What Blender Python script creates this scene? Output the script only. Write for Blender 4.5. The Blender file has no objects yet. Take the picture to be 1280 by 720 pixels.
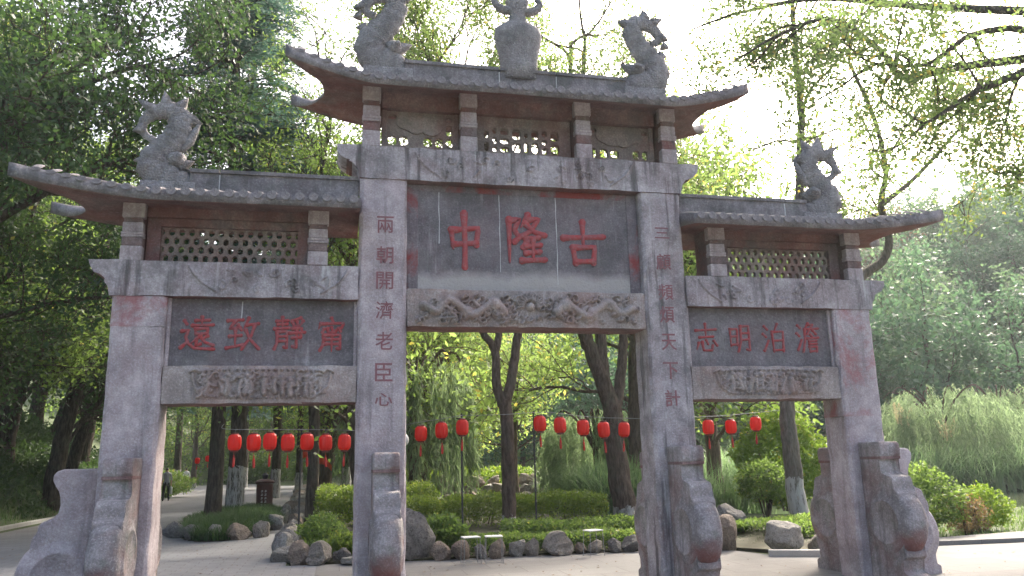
import bpy, bmesh, math, random
import numpy as np
from mathutils import Vector, Matrix

# ------------------------------------------------------------------ camera, sky, sun, exposure
sc = bpy.context.scene
COL = sc.collection
cam_d = bpy.data.cameras.new('camera')
cam = bpy.data.objects.new('camera', cam_d); COL.objects.link(cam)
YAW, PIT, ROL = 0.2212, 0.2140, -0.0247
d_ = Vector((math.sin(YAW)*math.cos(PIT), math.cos(YAW)*math.cos(PIT), math.sin(PIT)))
r_ = Vector((math.cos(YAW), -math.sin(YAW), 0)); u_ = r_.cross(d_)
r2 = r_*math.cos(ROL) + u_*math.sin(ROL); u2 = -r_*math.sin(ROL) + u_*math.cos(ROL)
m4 = Matrix(((r2.x, u2.x, -d_.x, -2.366), (r2.y, u2.y, -d_.y, -9.483), (r2.z, u2.z, -d_.z, 1.6), (0, 0, 0, 1)))
cam.matrix_world = m4
cam_d.sensor_width = 36; cam_d.lens = 990/1280*36; cam_d.clip_start = 0.05; cam_d.clip_end = 3000
sc.camera = cam

SUN_AZ, SUN_EL = math.radians(42), math.radians(40)       # azimuth from +Y towards +X
world = bpy.data.worlds.new('World'); sc.world = world; world.use_nodes = True
wn = world.node_tree.nodes; wl = world.node_tree.links
bg = wn['Background']
sky = wn.new('ShaderNodeTexSky'); sky.sky_type = 'NISHITA'; sky.sun_disc = False
sky.sun_elevation = SUN_EL; sky.sun_rotation = SUN_AZ
sky.air_density = 0.8; sky.dust_density = 8.0; sky.ozone_density = 0.2
wl.new(sky.outputs[0], bg.inputs[0]); bg.inputs[1].default_value = 0.15
sun_d = bpy.data.lights.new('sun', 'SUN'); sun_d.energy = 2.05; sun_d.angle = math.radians(4.0); sun_d.color = (1.0, 0.93, 0.82)
sun = bpy.data.objects.new('sun', sun_d); COL.objects.link(sun)
sdir = Vector((math.sin(SUN_AZ)*math.cos(SUN_EL), math.cos(SUN_AZ)*math.cos(SUN_EL), math.sin(SUN_EL)))
sun.rotation_euler = sdir.to_track_quat('Z', 'Y').to_euler(); sun.location = (30, 40, 40)
sc.view_settings.view_transform = 'Standard'; sc.view_settings.look = 'None'
sc.view_settings.exposure = 2.15; sc.view_settings.gamma = 1.0
sc.view_settings.use_curve_mapping = False
sc.render.engine = 'CYCLES'
cy = sc.cycles
cy.max_bounces = 8; cy.diffuse_bounces = 4; cy.glossy_bounces = 2; cy.transmission_bounces = 6
cy.transparent_max_bounces = 8; cy.volume_bounces = 1; cy.use_denoising = True
cy.caustics_reflective = False; cy.caustics_refractive = False; cy.sample_clamp_indirect = 6.0

RNG = np.random.default_rng(7)
random.seed(7)

# ------------------------------------------------------------------ helpers
def tag(o, label, cat, group=None, kind=None):
    if label: o['label'] = label
    if cat: o['category'] = cat
    if group: o['group'] = group
    if kind: o['kind'] = kind
    return o
def empty(name, loc=(0, 0, 0), rz=0.0):
    o = bpy.data.objects.new(name, None); COL.objects.link(o); o.empty_display_size = 0.2
    o.location = loc; o.rotation_euler = (0, 0, rz); return o
def link(name, me, parent=None, loc=(0, 0, 0), mats=None):
    o = bpy.data.objects.new(name, me); COL.objects.link(o)
    if parent is not None: o.parent = parent
    o.location = loc
    if mats is not None and len(me.materials) == 0:
        for m in (mats if isinstance(mats, (list, tuple)) else [mats]): me.materials.append(m)
    return o
def np_mesh(name, V, F, mat=None, smooth=False):
    """V (n,3); F (m,3) or (m,4) integer array."""
    V = np.asarray(V, dtype=np.float32); F = np.asarray(F, dtype=np.int32)
    me = bpy.data.meshes.new(name); k = F.shape[1]
    me.vertices.add(len(V)); me.vertices.foreach_set('co', V.ravel())
    me.loops.add(F.size); me.loops.foreach_set('vertex_index', F.ravel())
    me.polygons.add(len(F)); me.polygons.foreach_set('loop_start', np.arange(0, F.size, k, dtype=np.int32))
    me.polygons.foreach_set('loop_total', np.full(len(F), k, dtype=np.int32))
    if smooth: me.polygons.foreach_set('use_smooth', np.ones(len(F), dtype=bool))
    me.update(calc_edges=True)
    if mat: me.materials.append(mat)
    return me
def bm_mesh(name, bm, mat=None, smooth=False):
    me = bpy.data.meshes.new(name)
    bmesh.ops.recalc_face_normals(bm, faces=bm.faces)
    bm.to_mesh(me); bm.free()
    if smooth:
        for p in me.polygons: p.use_smooth = True
    for m in (mat if isinstance(mat, (list, tuple)) else ([mat] if mat else [])): me.materials.append(m)
    return me
def box(bm, x0, x1, y0, y1, z0, z1, bev=0.0, mi=0):
    vs = [bm.verts.new((x, y, z)) for x in (x0, x1) for y in (y0, y1) for z in (z0, z1)]
    q = [(0, 1, 3, 2), (4, 6, 7, 5), (0, 4, 5, 1), (2, 3, 7, 6), (0, 2, 6, 4), (1, 5, 7, 3)]
    fs = [bm.faces.new([vs[i] for i in f]) for f in q]
    for f in fs: f.material_index = mi
    if bev > 0:
        es = list({e for f in fs for e in f.edges})
        r = bmesh.ops.bevel(bm, geom=es, offset=bev, segments=2, affect='EDGES', profile=0.6)
        for f in r['faces']: f.material_index = mi
    return fs
def prism(bm, poly, axis, a0, a1, mi=0):
    """poly: list of 2d points; axis 'y' -> (x,z) extruded along y; axis 'x' -> (y,z) along x; 'z' -> (x,y) along z"""
    def P(p, a):
        return (p[0], a, p[1]) if axis == 'y' else ((a, p[0], p[1]) if axis == 'x' else (p[0], p[1], a))
    A = [bm.verts.new(P(p, a0)) for p in poly]; B = [bm.verts.new(P(p, a1)) for p in poly]
    n = len(poly); fs = [bm.faces.new(A), bm.faces.new(B[::-1])]
    for i in range(n): fs.append(bm.faces.new((A[i], B[i], B[(i+1) % n], A[(i+1) % n])))
    for f in fs: f.material_index = mi
    return fs
def tube_np(pts, rad, n=7, cap=False):
    pts = np.asarray(pts, float); rad = np.asarray(rad, float); m = len(pts)
    T = np.gradient(pts, axis=0); T /= np.linalg.norm(T, axis=1)[:, None] + 1e-9
    ref = np.array([0.31, 0.85, 0.13]); ref = ref/np.linalg.norm(ref)
    U = np.cross(T, ref); U /= np.linalg.norm(U, axis=1)[:, None] + 1e-9; W = np.cross(T, U)
    a = np.linspace(0, 2*np.pi, n, endpoint=False)
    V = pts[:, None, :] + rad[:, None, None]*(np.cos(a)[None, :, None]*U[:, None, :] + np.sin(a)[None, :, None]*W[:, None, :])
    i = np.arange(m-1)[:, None]; j = np.arange(n)[None, :]; j2 = (j+1) % n
    F = np.stack([i*n+j, i*n+j2, (i+1)*n+j2, (i+1)*n+j], axis=-1).reshape(-1, 4)
    return V.reshape(-1, 3), F
def merge(parts):
    Vs, Fs, o = [], [], 0
    for V, F in parts:
        Vs.append(V); Fs.append(F+o); o += len(V)
    return np.concatenate(Vs), np.concatenate(Fs)
def smooth_path(pts, k=6):
    P = np.asarray(pts, float); n = len(P)
    out = []
    for i in range(n-1):
        p0, p1, p2, p3 = P[max(i-1, 0)], P[i], P[i+1], P[min(i+2, n-1)]
        for t in np.linspace(0, 1, k, endpoint=False):
            out.append(0.5*((2*p1) + (-p0+p2)*t + (2*p0-5*p1+4*p2-p3)*t*t + (-p0+3*p1-3*p2+p3)*t**3))
    out.append(P[-1]); return np.array(out)

# ------------------------------------------------------------------ materials
class NT:
    def __init__(s, name):
        s.m = bpy.data.materials.new(name); s.m.use_nodes = True
        s.n = s.m.node_tree.nodes; s.l = s.m.node_tree.links
        s.b = s.n['Principled BSDF']; s.out = s.n['Material Output']
        s.tc = s.n.new('ShaderNodeTexCoord')
    def new(s, t, **k):
        x = s.n.new(t)
        for a, v in k.items(): setattr(x, a, v)
        return x
    def mapping(s, scale=(1, 1, 1), src='Object', rot=(0, 0, 0), loc=(0, 0, 0)):
        m = s.n.new('ShaderNodeMapping'); m.inputs['Scale'].default_value = scale
        m.inputs['Rotation'].default_value = rot; m.inputs['Location'].default_value = loc
        s.l.new(s.tc.outputs[src], m.inputs[0]); return m.outputs[0]
    def noise(s, vec, scale, detail=4, rough=0.6, dist=0.0):
        n = s.n.new('ShaderNodeTexNoise'); n.inputs['Scale'].default_value = scale
        n.inputs['Detail'].default_value = detail; n.inputs['Roughness'].default_value = rough
        n.inputs['Distortion'].default_value = dist
        s.l.new(vec, n.inputs['Vector']); return n.outputs['Fac']
    def ramp(s, fac, stops):
        r = s.n.new('ShaderNodeValToRGB'); e = r.color_ramp.elements
        while len(e) < len(stops): e.new(0.5)
        for i, (p, c) in enumerate(stops):
            e[i].position = p; e[i].color = (c, c, c, 1) if isinstance(c, (int, float)) else tuple(c) + (1,)
        s.l.new(fac, r.inputs[0]); return r.outputs[0]
    def mix(s, fac, a, b, mode='MIX'):
        x = s.n.new('ShaderNodeMix'); x.data_type = 'RGBA'; x.blend_type = mode
        for i, v in ((0, fac), (6, a), (7, b)):
            if isinstance(v, (int, float)): x.inputs[i].default_value = v
            elif isinstance(v, tuple): x.inputs[i].default_value = v + ((1,) if len(v) == 3 else ())
            else: s.l.new(v, x.inputs[i])
        return x.outputs[2]
    def math(s, op, a, b=0.0):
        x = s.n.new('ShaderNodeMath'); x.operation = op
        for i, v in ((0, a), (1, b)):
            if isinstance(v, (int, float)): x.inputs[i].default_value = v
            else: s.l.new(v, x.inputs[i])
        return x.outputs[0]
    def bump(s, h, strength=0.3, dist=0.02):
        b = s.n.new('ShaderNodeBump'); b.inputs['Strength'].default_value = strength; b.inputs['Distance'].default_value = dist
        s.l.new(h, b.inputs['Height']); s.l.new(b.outputs[0], s.b.inputs['Normal'])
    def color(s, c):
        if isinstance(c, tuple): s.b.inputs['Base Color'].default_value = c + (1,)
        else: s.l.new(c, s.b.inputs['Base Color'])
    def rough(s, r, spec=0.3):
        s.b.inputs['Roughness'].default_value = r; s.b.inputs['Specular IOR Level'].default_value = spec

def stone(name, a, b, dark=0.35, pale=0.25, red=0.1, redcol=(0.26, 0.085, 0.07), streak=0.5, green=0.1, bump=0.5):
    t = NT(name); o = t.mapping()
    c = t.mix(t.ramp(t.noise(o, 1.7, 8, 0.7), [(0.36, 0.0), (0.64, 1.0)]), tuple(x*0.8 for x in a), b)
    c = t.mix(t.ramp(t.noise(t.mapping(loc=(2, 6, 3)), 7, 6, 0.7), [(0.40, 0.32), (0.6, 0.0)]), c, tuple(x*0.68 for x in a))
    sp = t.noise(o, 46, 3, 0.7)
    c = t.mix(t.math('MULTIPLY', t.ramp(sp, [(0.42, 1.0), (0.5, 0.0)]), 0.2), c, tuple(x*0.45 for x in a))
    c = t.mix(t.math('MULTIPLY', t.ramp(sp, [(0.55, 0.0), (0.64, 1.0)]), 0.3), c, tuple(min(x*1.5, 0.7) for x in b))
    sv = t.mapping((5.0, 5.0, 0.42)); sn = t.noise(sv, 1.6, 5, 0.6)
    c = t.mix(t.math('MULTIPLY', t.ramp(sn, [(0.54, 0.0), (0.66, 1.0)]), streak), c, (0.075, 0.072, 0.07))
    sv2 = t.mapping((7.0, 7.0, 0.5), loc=(3, 1, 7)); sn2 = t.noise(sv2, 1.5, 5, 0.65)
    c = t.mix(t.math('MULTIPLY', t.ramp(sn2, [(0.6, 0.0), (0.72, 1.0)]), pale), c, (0.56, 0.55, 0.54))
    dn = t.noise(t.mapping(loc=(9, 2, 4)), 2.6, 7, 0.7)
    c = t.mix(t.math('MULTIPLY', t.ramp(dn, [(0.47, 0.0), (0.62, 1.0)]), dark), c, (0.10, 0.10, 0.095))
    rn = t.noise(t.mapping((1, 1, 0.8), loc=(1, 8, 2)), 1.5, 6, 0.7, 0.4)
    c = t.mix(t.math('MULTIPLY', t.ramp(rn, [(0.48, 0.0), (0.60, 1.0)]), red), c, redcol)
    gn = t.noise(t.mapping(loc=(4, 8, 1)), 3.1, 6, 0.75)
    c = t.mix(t.math('MULTIPLY', t.ramp(gn, [(0.55, 0.0), (0.7, 1.0)]), green), c, (0.12, 0.17, 0.12))
    t.color(c); t.rough(0.88, 0.2)
    t.bump(t.math('ADD', t.noise(o, 30, 6, 0.7), t.math('MULTIPLY', t.noise(o, 5, 4, 0.6), 1.5)), min(1.0, bump*1.8), 0.022)
    return t.m
STONE_A, STONE_B = (0.425, 0.358, 0.362), (0.585, 0.52, 0.525)
M = {}
M['stone'] = stone('pillar_stone', STONE_A, STONE_B, 0.24, 0.3, 0.12, streak=0.35, bump=0.4)
M['stone_drum'] = stone('stained_drum_stone', (0.29, 0.255, 0.25), (0.48, 0.435, 0.43), 0.45, 0.3, 0.35, (0.22, 0.09, 0.07), streak=0.5, green=0.45, bump=0.6)
M['stone_wet'] = stone('streaked_stone', (0.34, 0.30, 0.303), (0.53, 0.48, 0.485), 0.5, 0.75, 0.12, streak=0.8, bump=0.4)
M['stone_red'] = stone('stone_with_red_paint', STONE_A, STONE_B, 0.25, 0.35, 0.75, (0.33, 0.12, 0.12), streak=0.25)
M['roof'] = stone('roof_stone', (0.215, 0.195, 0.195), (0.345, 0.32, 0.32), 0.65, 0.3, 0.05, streak=0.2, green=0.35)
M['beast'] = stone('carved_roof_stone', (0.27, 0.255, 0.25), (0.40, 0.385, 0.38), 0.5, 0.2, 0.05, streak=0.2, green=0.25, bump=0.9)
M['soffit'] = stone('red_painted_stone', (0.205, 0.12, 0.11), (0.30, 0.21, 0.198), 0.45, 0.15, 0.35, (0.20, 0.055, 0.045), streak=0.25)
M['soffit_dull'] = stone('faded_red_stone', (0.19, 0.135, 0.128), (0.30, 0.235, 0.225), 0.45, 0.15, 0.4, streak=0.3)
M['relief'] = stone('carved_relief_stone', (0.36, 0.30, 0.275), (0.50, 0.44, 0.41), 0.25, 0.3, 0.3, (0.32, 0.15, 0.11), streak=0.3, green=0.15)
M['board'] = stone('dark_board_stone', (0.165, 0.148, 0.154), (0.275, 0.255, 0.262), 0.5, 0.35, 0.12, (0.24, 0.10, 0.10), streak=0.25, green=0.2)
M['mortar'] = stone('white_mortar', (0.55, 0.55, 0.54), (0.68, 0.67, 0.65), 0.1, 0.1, 0.0)
def dusty_board():
    m = M['board'].copy(); m.name = 'dusty_board_stone'
    n = m.node_tree.nodes; l = m.node_tree.links; b = n['Principled BSDF']
    src = b.inputs['Base Color'].links[0].from_socket
    tc = [x for x in n if x.type == 'TEX_COORD'][0]
    sx = n.new('ShaderNodeSeparateXYZ'); l.new(tc.outputs['Object'], sx.inputs[0])
    nz = n.new('ShaderNodeTexNoise'); nz.inputs['Scale'].default_value = 1.6; nz.inputs['Detail'].default_value = 5; l.new(tc.outputs['Object'], nz.inputs['Vector'])
    a = n.new('ShaderNodeMath'); a.operation = 'MULTIPLY_ADD'; l.new(nz.outputs['Fac'], a.inputs[0]); a.inputs[1].default_value = 0.45
    l.new(sx.outputs[2], a.inputs[2])
    r = n.new('ShaderNodeMapRange'); r.inputs[1].default_value = 4.20; r.inputs[2].default_value = 4.06; l.new(a.outputs[0], r.inputs[0])
    k = n.new('ShaderNodeMath'); k.operation = 'MULTIPLY'; l.new(r.outputs[0], k.inputs[0]); k.inputs[1].default_value = 0.75
    x = n.new('ShaderNodeMix'); x.data_type = 'RGBA'; l.new(k.outputs[0], x.inputs[0]); l.new(src, x.inputs[6]); x.inputs[7].default_value = (0.47, 0.44, 0.41, 1)
    l.new(x.outputs[2], b.inputs['Base Color']); return m
M['board_dusty'] = dusty_board()
def paint(name, col, rough=0.6, var=0.35, flake=0.0):
    t = NT(name); o = t.mapping()
    c = t.mix(t.ramp(t.noise(o, 14, 5, 0.7), [(0.35, 0.0), (0.7, 1.0)]), col, tuple(x*(1-var) + 0.12*var for x in col))
    if flake: c = t.mix(t.math('MULTIPLY', t.ramp(t.noise(t.mapping(loc=(3, 3, 3)), 22, 7, 0.75), [(0.5, 0.0), (0.58, 1.0)]), flake), c, (0.24, 0.21, 0.215))
    t.color(c); t.rough(rough, 0.3); t.bump(t.noise(o, 60, 3), 0.15, 0.01); return t.m
M['red_letter'] = paint('faded_red_lettering', (0.38, 0.06, 0.06), 0.85, 0.5, 0.28)
M['red_letter_thin'] = paint('faded_couplet_lettering', (0.27, 0.11, 0.12), 0.85, 0.4, 0.2)
M['red_border'] = stone('red_border_paint', (0.20, 0.17, 0.18), (0.28, 0.25, 0.26), 0.35, 0.2, 0.95, (0.26, 0.065, 0.06), streak=0.2)
def lantern_mat():
    t = NT('red_lantern_fabric'); t.color(t.mix(t.noise(t.mapping(), 7, 3), (0.62, 0.018, 0.014), (0.78, 0.05, 0.03))); t.rough(0.45, 0.4)
    tr = t.new('ShaderNodeBsdfTranslucent'); tr.inputs[0].default_value = (0.85, 0.05, 0.03, 1)
    mx = t.new('ShaderNodeMixShader'); mx.inputs[0].default_value = 0.35
    t.l.new(t.b.outputs[0], mx.inputs[1]); t.l.new(tr.outputs[0], mx.inputs[2]); t.l.new(mx.outputs[0], t.out.inputs[0]); return t.m
M['lantern'] = lantern_mat()
M['lantern_cap'] = paint('lantern_cap_paint', (0.16, 0.03, 0.02), 0.5)
M['tassel'] = paint('red_tassel', (0.5, 0.03, 0.02), 0.8)
M['dark_metal'] = paint('dark_metal', (0.035, 0.035, 0.036), 0.5, 0.1)
M['wire'] = paint('grey_wire', (0.25, 0.25, 0.25), 0.5, 0.1)
M['white_paint'] = paint('white_paint', (0.72, 0.71, 0.68), 0.5, 0.15)
M['bin'] = paint('dark_brown_bin', (0.075, 0.022, 0.018), 0.5, 0.2)
M['ribbon'] = paint('orange_red_cloth', (0.75, 0.09, 0.03), 0.8, 0.1)
M['cloth_grey'] = paint('grey_shirt', (0.30, 0.30, 0.34), 0.9, 0.1)
M['cloth_black'] = paint('black_trousers', (0.02, 0.02, 0.022), 0.9, 0.1)
M['cloth_white'] = paint('white_cloth', (0.7, 0.69, 0.7), 0.9, 0.1)
M['cloth_tan'] = paint('tan_cloth', (0.3, 0.24, 0.15), 0.9, 0.1)
M['skin'] = paint('skin', (0.42, 0.25, 0.18), 0.6, 0.1)
M['hair'] = paint('black_hair', (0.012, 0.011, 0.01), 0.6, 0.1)
def bark(name, a, b, white_to=None):
    t = NT(name); v = t.mapping((1, 1, 0.22)); n = t.noise(v, 16, 5, 0.7)
    c = t.mix(t.ramp(n, [(0.38, 0.0), (0.65, 1.0)]), a, b)
    c = t.mix(t.math('MULTIPLY', t.ramp(t.noise(t.mapping(), 2.5, 5), [(0.5, 0.0), (0.7, 1.0)]), 0.35), c, (0.10, 0.12, 0.08))
    if white_to:
        sx = t.new('ShaderNodeSeparateXYZ'); t.l.new(t.tc.outputs['Object'], sx.inputs[0])
        h = t.math('ADD', sx.outputs[2], t.math('MULTIPLY', t.noise(t.mapping(), 7, 5, 0.7), 0.5))
        w = t.math('LESS_THAN', h, white_to)
        patch = t.ramp(t.noise(v, 11, 5, 0.75), [(0.38, 0.0), (0.52, 1.0)])
        c = t.mix(t.math('MULTIPLY', t.math('MULTIPLY', w, patch), 0.85), c, (0.52, 0.51, 0.48))
    t.color(c); t.rough(0.95, 0.1); t.bump(n, 1.0, 0.10); return t.m
M['bark'] = bark('dark_bark', (0.045, 0.036, 0.028), (0.12, 0.10, 0.08))
M['bark_white'] = bark('limewashed_bark', (0.05, 0.04, 0.032), (0.13, 0.11, 0.09), 1.75)
M['bark_brown'] = bark('brown_bark', (0.075, 0.055, 0.042), (0.17, 0.13, 0.105), 0.55)
M['bark_pale'] = bark('pale_bark', (0.12, 0.105, 0.085), (0.24, 0.21, 0.18), 1.3)
def leaf(name, a, b, trans=(0.25, 0.36, 0.05), tf=0.45, yellow=None, yf=0.06, rough=0.55):
    t = NT(name); g = t.new('ShaderNodeNewGeometry')
    r = g.outputs['Random Per Island']
    c = t.mix(r, a, b)
    ns = t.noise(t.mapping(), 0.55, 3, 0.5)
    c = t.mix(t.ramp(ns, [(0.35, 0.0), (0.65, 0.6)]), c, tuple(x*0.72 for x in a))
    tcol = t.mix(r, tuple(x*0.75 for x in trans), trans)
    if yellow:
        w = t.math('GREATER_THAN', t.math('FRACT', t.math('MULTIPLY', r, 17.31)), 1-yf)
        c = t.mix(w, c, yellow); tcol = t.mix(w, tcol, tuple(min(1, x*1.3) for x in yellow))
    t.color(c); t.rough(rough, 0.35)
    tr = t.new('ShaderNodeBsdfTranslucent'); t.l.new(tcol, tr.inputs[0])
    mx = t.new('ShaderNodeMixShader'); mx.inputs[0].default_value = tf
    t.l.new(t.b.outputs[0], mx.inputs[1]); t.l.new(tr.outputs[0], mx.inputs[2]); t.l.new(mx.outputs[0], t.out.inputs[0]); return t.m
M['leaf_dark'] = leaf('dark_leaves', (0.028, 0.055, 0.026), (0.055, 0.10, 0.04), (0.11, 0.20, 0.05), 0.35)
M['leaf_canopy'] = leaf('canopy_leaves', (0.026, 0.058, 0.026), (0.055, 0.10, 0.04), (0.11, 0.21, 0.05), 0.36)
M['leaf_mid'] = leaf('green_leaves', (0.05, 0.095, 0.03), (0.095, 0.15, 0.05), (0.26, 0.40, 0.08), 0.48, (0.30, 0.30, 0.06), 0.02)
M['leaf_over'] = leaf('overhead_leaves', (0.06, 0.10, 0.032), (0.115, 0.165, 0.055), (0.28, 0.41, 0.12), 0.5, (0.40, 0.34, 0.08), 0.06)
M['leaf_light'] = leaf('yellow_green_leaves', (0.09, 0.135, 0.035), (0.16, 0.21, 0.06), (0.36, 0.52, 0.13), 0.55, (0.46, 0.40, 0.08), 0.05)
M['leaf_cedar'] = leaf('blue_green_needles', (0.045, 0.09, 0.08), (0.09, 0.155, 0.13), (0.12, 0.24, 0.17), 0.3)
M['leaf_hill'] = leaf('hillside_leaves', (0.05, 0.105, 0.06), (0.09, 0.155, 0.085), (0.14, 0.28, 0.13), 0.36)
M['leaf_hill2'] = leaf('paler_hillside_leaves', (0.08, 0.135, 0.075), (0.13, 0.185, 0.095), (0.21, 0.35, 0.15), 0.38)
M['leaf_rust'] = leaf('rusty_leaves', (0.14, 0.09, 0.05), (0.20, 0.13, 0.08), (0.30, 0.2, 0.1), 0.35)
M['leaf_willow'] = leaf('willow_leaves', (0.12, 0.17, 0.085), (0.20, 0.25, 0.14), (0.36, 0.50, 0.24), 0.5)
M['leaf_hedge'] = leaf('hedge_leaves', (0.09, 0.145, 0.025), (0.16, 0.22, 0.045), (0.28, 0.40, 0.06), 0.4, (0.28, 0.30, 0.05), 0.03)
M['leaf_bright'] = leaf('bright_shrub_leaves', (0.10, 0.17, 0.02), (0.17, 0.25, 0.03), (0.28, 0.43, 0.05), 0.45, (0.34, 0.36, 0.05), 0.04)
M['leaf_red'] = leaf('reddish_shrub_leaves', (0.09, 0.08, 0.04), (0.16, 0.12, 0.06), (0.28, 0.19, 0.08), 0.4)
M['grass_dark'] = leaf('dark_grass_blades', (0.035, 0.075, 0.028), (0.075, 0.13, 0.05), (0.14, 0.25, 0.07), 0.35)
M['grass'] = leaf('grass_blades', (0.05, 0.10, 0.025), (0.10, 0.16, 0.045), (0.2, 0.33, 0.07), 0.4)
M['reed'] = leaf('reed_blades', (0.08, 0.15, 0.065), (0.17, 0.24, 0.12), (0.30, 0.46, 0.19), 0.45)
M['plume'] = leaf('pampas_plume', (0.50, 0.42, 0.26), (0.62, 0.54, 0.36), (0.6, 0.5, 0.3), 0.4)
def rock(name, a, b):
    t = NT(name); o = t.mapping()
    c = t.mix(t.ramp(t.noise(o, 4, 7, 0.7), [(0.3, 0.0), (0.7, 1.0)]), a, b)
    c = t.mix(t.math('MULTIPLY', t.ramp(t.noise(o, 9, 6, 0.75), [(0.52, 0.0), (0.62, 1.0)]), 0.6), c, tuple(x*0.3 for x in a))
    t.color(c); t.rough(0.9, 0.2); t.bump(t.math('ADD', t.noise(o, 9, 9, 0.75), t.math('MULTIPLY', t.noise(o, 3, 3), 1.5)), 1.0, 0.09); return t.m
M['rock'] = rock('grey_rock', (0.25, 0.22, 0.185), (0.44, 0.40, 0.35))
M['rock_dark'] = rock('dark_rock', (0.15, 0.14, 0.13), (0.30, 0.285, 0.265))
M['rock_pale'] = rock('pale_rock', (0.30, 0.28, 0.25), (0.48, 0.46, 0.42))
M['rock_brown'] = rock('brown_rock', (0.21, 0.165, 0.13), (0.36, 0.30, 0.25))
def ground(name, a, b, sc_=1.0, spots=0.3, rough=0.9, slab=None):
    t = NT(name); o = t.mapping()
    c = t.mix(t.ramp(t.noise(o, 0.7*sc_, 7, 0.65), [(0.3, 0.0), (0.7, 1.0)]), a, b)
    c = t.mix(t.math('MULTIPLY', t.ramp(t.noise(o, 55*sc_, 3, 0.7), [(0.5, 0.0), (0.66, 1.0)]), spots), c, tuple(x*0.55 for x in a))
    c = t.mix(t.math('MULTIPLY', t.ramp(t.noise(t.mapping(loc=(5, 3, 1)), 0.25, 5, 0.6), [(0.5, 0.0), (0.72, 1.0)]), 0.3), c, tuple(x*0.6 for x in a))
    h = t.noise(o, 40, 5)
    if slab:
        br = t.new('ShaderNodeTexBrick'); br.inputs['Scale'].default_value = 1.0; br.inputs['Mortar Size'].default_value = 0.009
        br.inputs['Brick Width'].default_value = slab[0]; br.inputs['Row Height'].default_value = slab[1]
        br.inputs['Color1'].default_value = (1, 1, 1, 1); br.inputs['Color2'].default_value = (0.86, 0.86, 0.86, 1); br.inputs['Mortar'].default_value = (0.62, 0.6, 0.58, 1)
        t.l.new(o, br.inputs['Vector']); c = t.mix(0.85, c, br.outputs['Color'], 'MULTIPLY')
    t.color(c); t.rough(rough, 0.25); t.bump(h, 0.25, 0.01); return t.m
M['plaza'] = ground('pale_concrete_paving', (0.15, 0.145, 0.138), (0.215, 0.208, 0.198), 1.0, 0.45, slab=(0.9, 0.6))
M['road'] = ground('grey_paved_road', (0.165, 0.165, 0.168), (0.23, 0.23, 0.233), 1.0, 0.4, slab=(0.4, 0.2))
M['kerb'] = ground('concrete_kerb', (0.34, 0.33, 0.31), (0.44, 0.43, 0.41), 2.0)
M['soil'] = ground('leaf_litter_soil', (0.035, 0.035, 0.02), (0.075, 0.07, 0.04), 2.5, 0.6)
M['terrain'] = ground('grassy_ground', (0.035, 0.055, 0.02), (0.075, 0.095, 0.035), 2.0, 0.5)
def water_mat():
    t = NT('pond_water'); t.color((0.07, 0.085, 0.05)); t.rough(0.06, 0.5)
    t.bump(t.noise(t.mapping((1, 2.5, 1)), 3.0, 4, 0.6), 0.12, 0.05); return t.m
M['water'] = water_mat()

def scale_bump(m, sc_=34.0):
    """chiselled scale pattern for the carved beasts"""
    n = m.node_tree.nodes; l = m.node_tree.links; b = n['Principled BSDF']; old = b.inputs['Normal'].links[0].from_node
    tc = [x for x in n if x.type == 'TEX_COORD'][0]; v = n.new('ShaderNodeTexVoronoi'); v.inputs['Scale'].default_value = sc_; l.new(tc.outputs['Object'], v.inputs['Vector'])
    bp = n.new('ShaderNodeBump'); bp.inputs['Strength'].default_value = 0.9; bp.inputs['Distance'].default_value = 0.018; bp.invert = True
    l.new(v.outputs['Distance'], bp.inputs['Height']); l.new(old.outputs[0], bp.inputs['Normal']); l.new(bp.outputs[0], b.inputs['Normal'])
scale_bump(M['beast'], 42.0)

# ------------------------------------------------------------------ the ground, pond, road
KX = -11.4
def pond_d(x, y):
    return np.sqrt(((x-19.0)/12.0)**2 + ((y-17.0)/6.2)**2)
def terrain_h(x, y):
    x = np.asarray(x, float); y = np.asarray(y, float)
    kx = KX - np.clip(y-36, 0, 200)*0.10
    d = np.clip(kx - 0.3 - x, 0, 400)
    h = -0.03 + 15.0*(1-np.exp(-d*0.045))
    pd = pond_d(x, y)
    h = h - 1.3*np.clip(1.12-pd, 0, 0.35)/0.35
    s = np.clip((y + 0.55*x - 52)/75, 0, 1); s = s*s*(3-2*s)
    sx = np.clip((x+10)/40, 0, 1)
    h = h + 25*s*sx + (1-sx)*14*np.clip((y-72)/70, 0, 1)
    return h
def build_terrain():
    xs = np.concatenate([np.linspace(-300, -40, 14)[:-1], np.arange(-40, 60, 1.0), np.linspace(60, 400, 22)])
    ys = np.concatenate([np.linspace(-60, -12, 6)[:-1], np.arange(-12, 50, 1.0), np.linspace(50, 150, 40)[:-1], np.linspace(150, 600, 10)])
    X, Y = np.meshgrid(xs, ys); Z = terrain_h(X, Y)
    n, m = X.shape; i = np.arange(n-1)[:, None]; j = np.arange(m-1)[None, :]
    F = np.stack([i*m+j, i*m+j+1, (i+1)*m+j+1, (i+1)*m+j], -1).reshape(-1, 4)
    o = link('ground', np_mesh('ground', np.stack([X, Y, Z], -1).reshape(-1, 3), F, M['terrain'], True)); o['kind'] = 'structure'
build_terrain()
def sheet(name, poly, z, mat, thick=0.05):
    bm = bmesh.new(); prism(bm, poly, 'z', z-thick, z); o = link(name, bm_mesh(name, bm, mat)); o['kind'] = 'structure'; return o
sheet('plaza', [(-2.9, -30), (30, -30), (30, 2.0), (9.0, 2.62), (7.4, 2.75), (6.6, 2.3), (5.3, 2.3), (4.6, 2.75), (4.2, 4.0), (3.2, 4.15), (-2.6, 4.55)], 0.0, M['plaza'])
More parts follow.
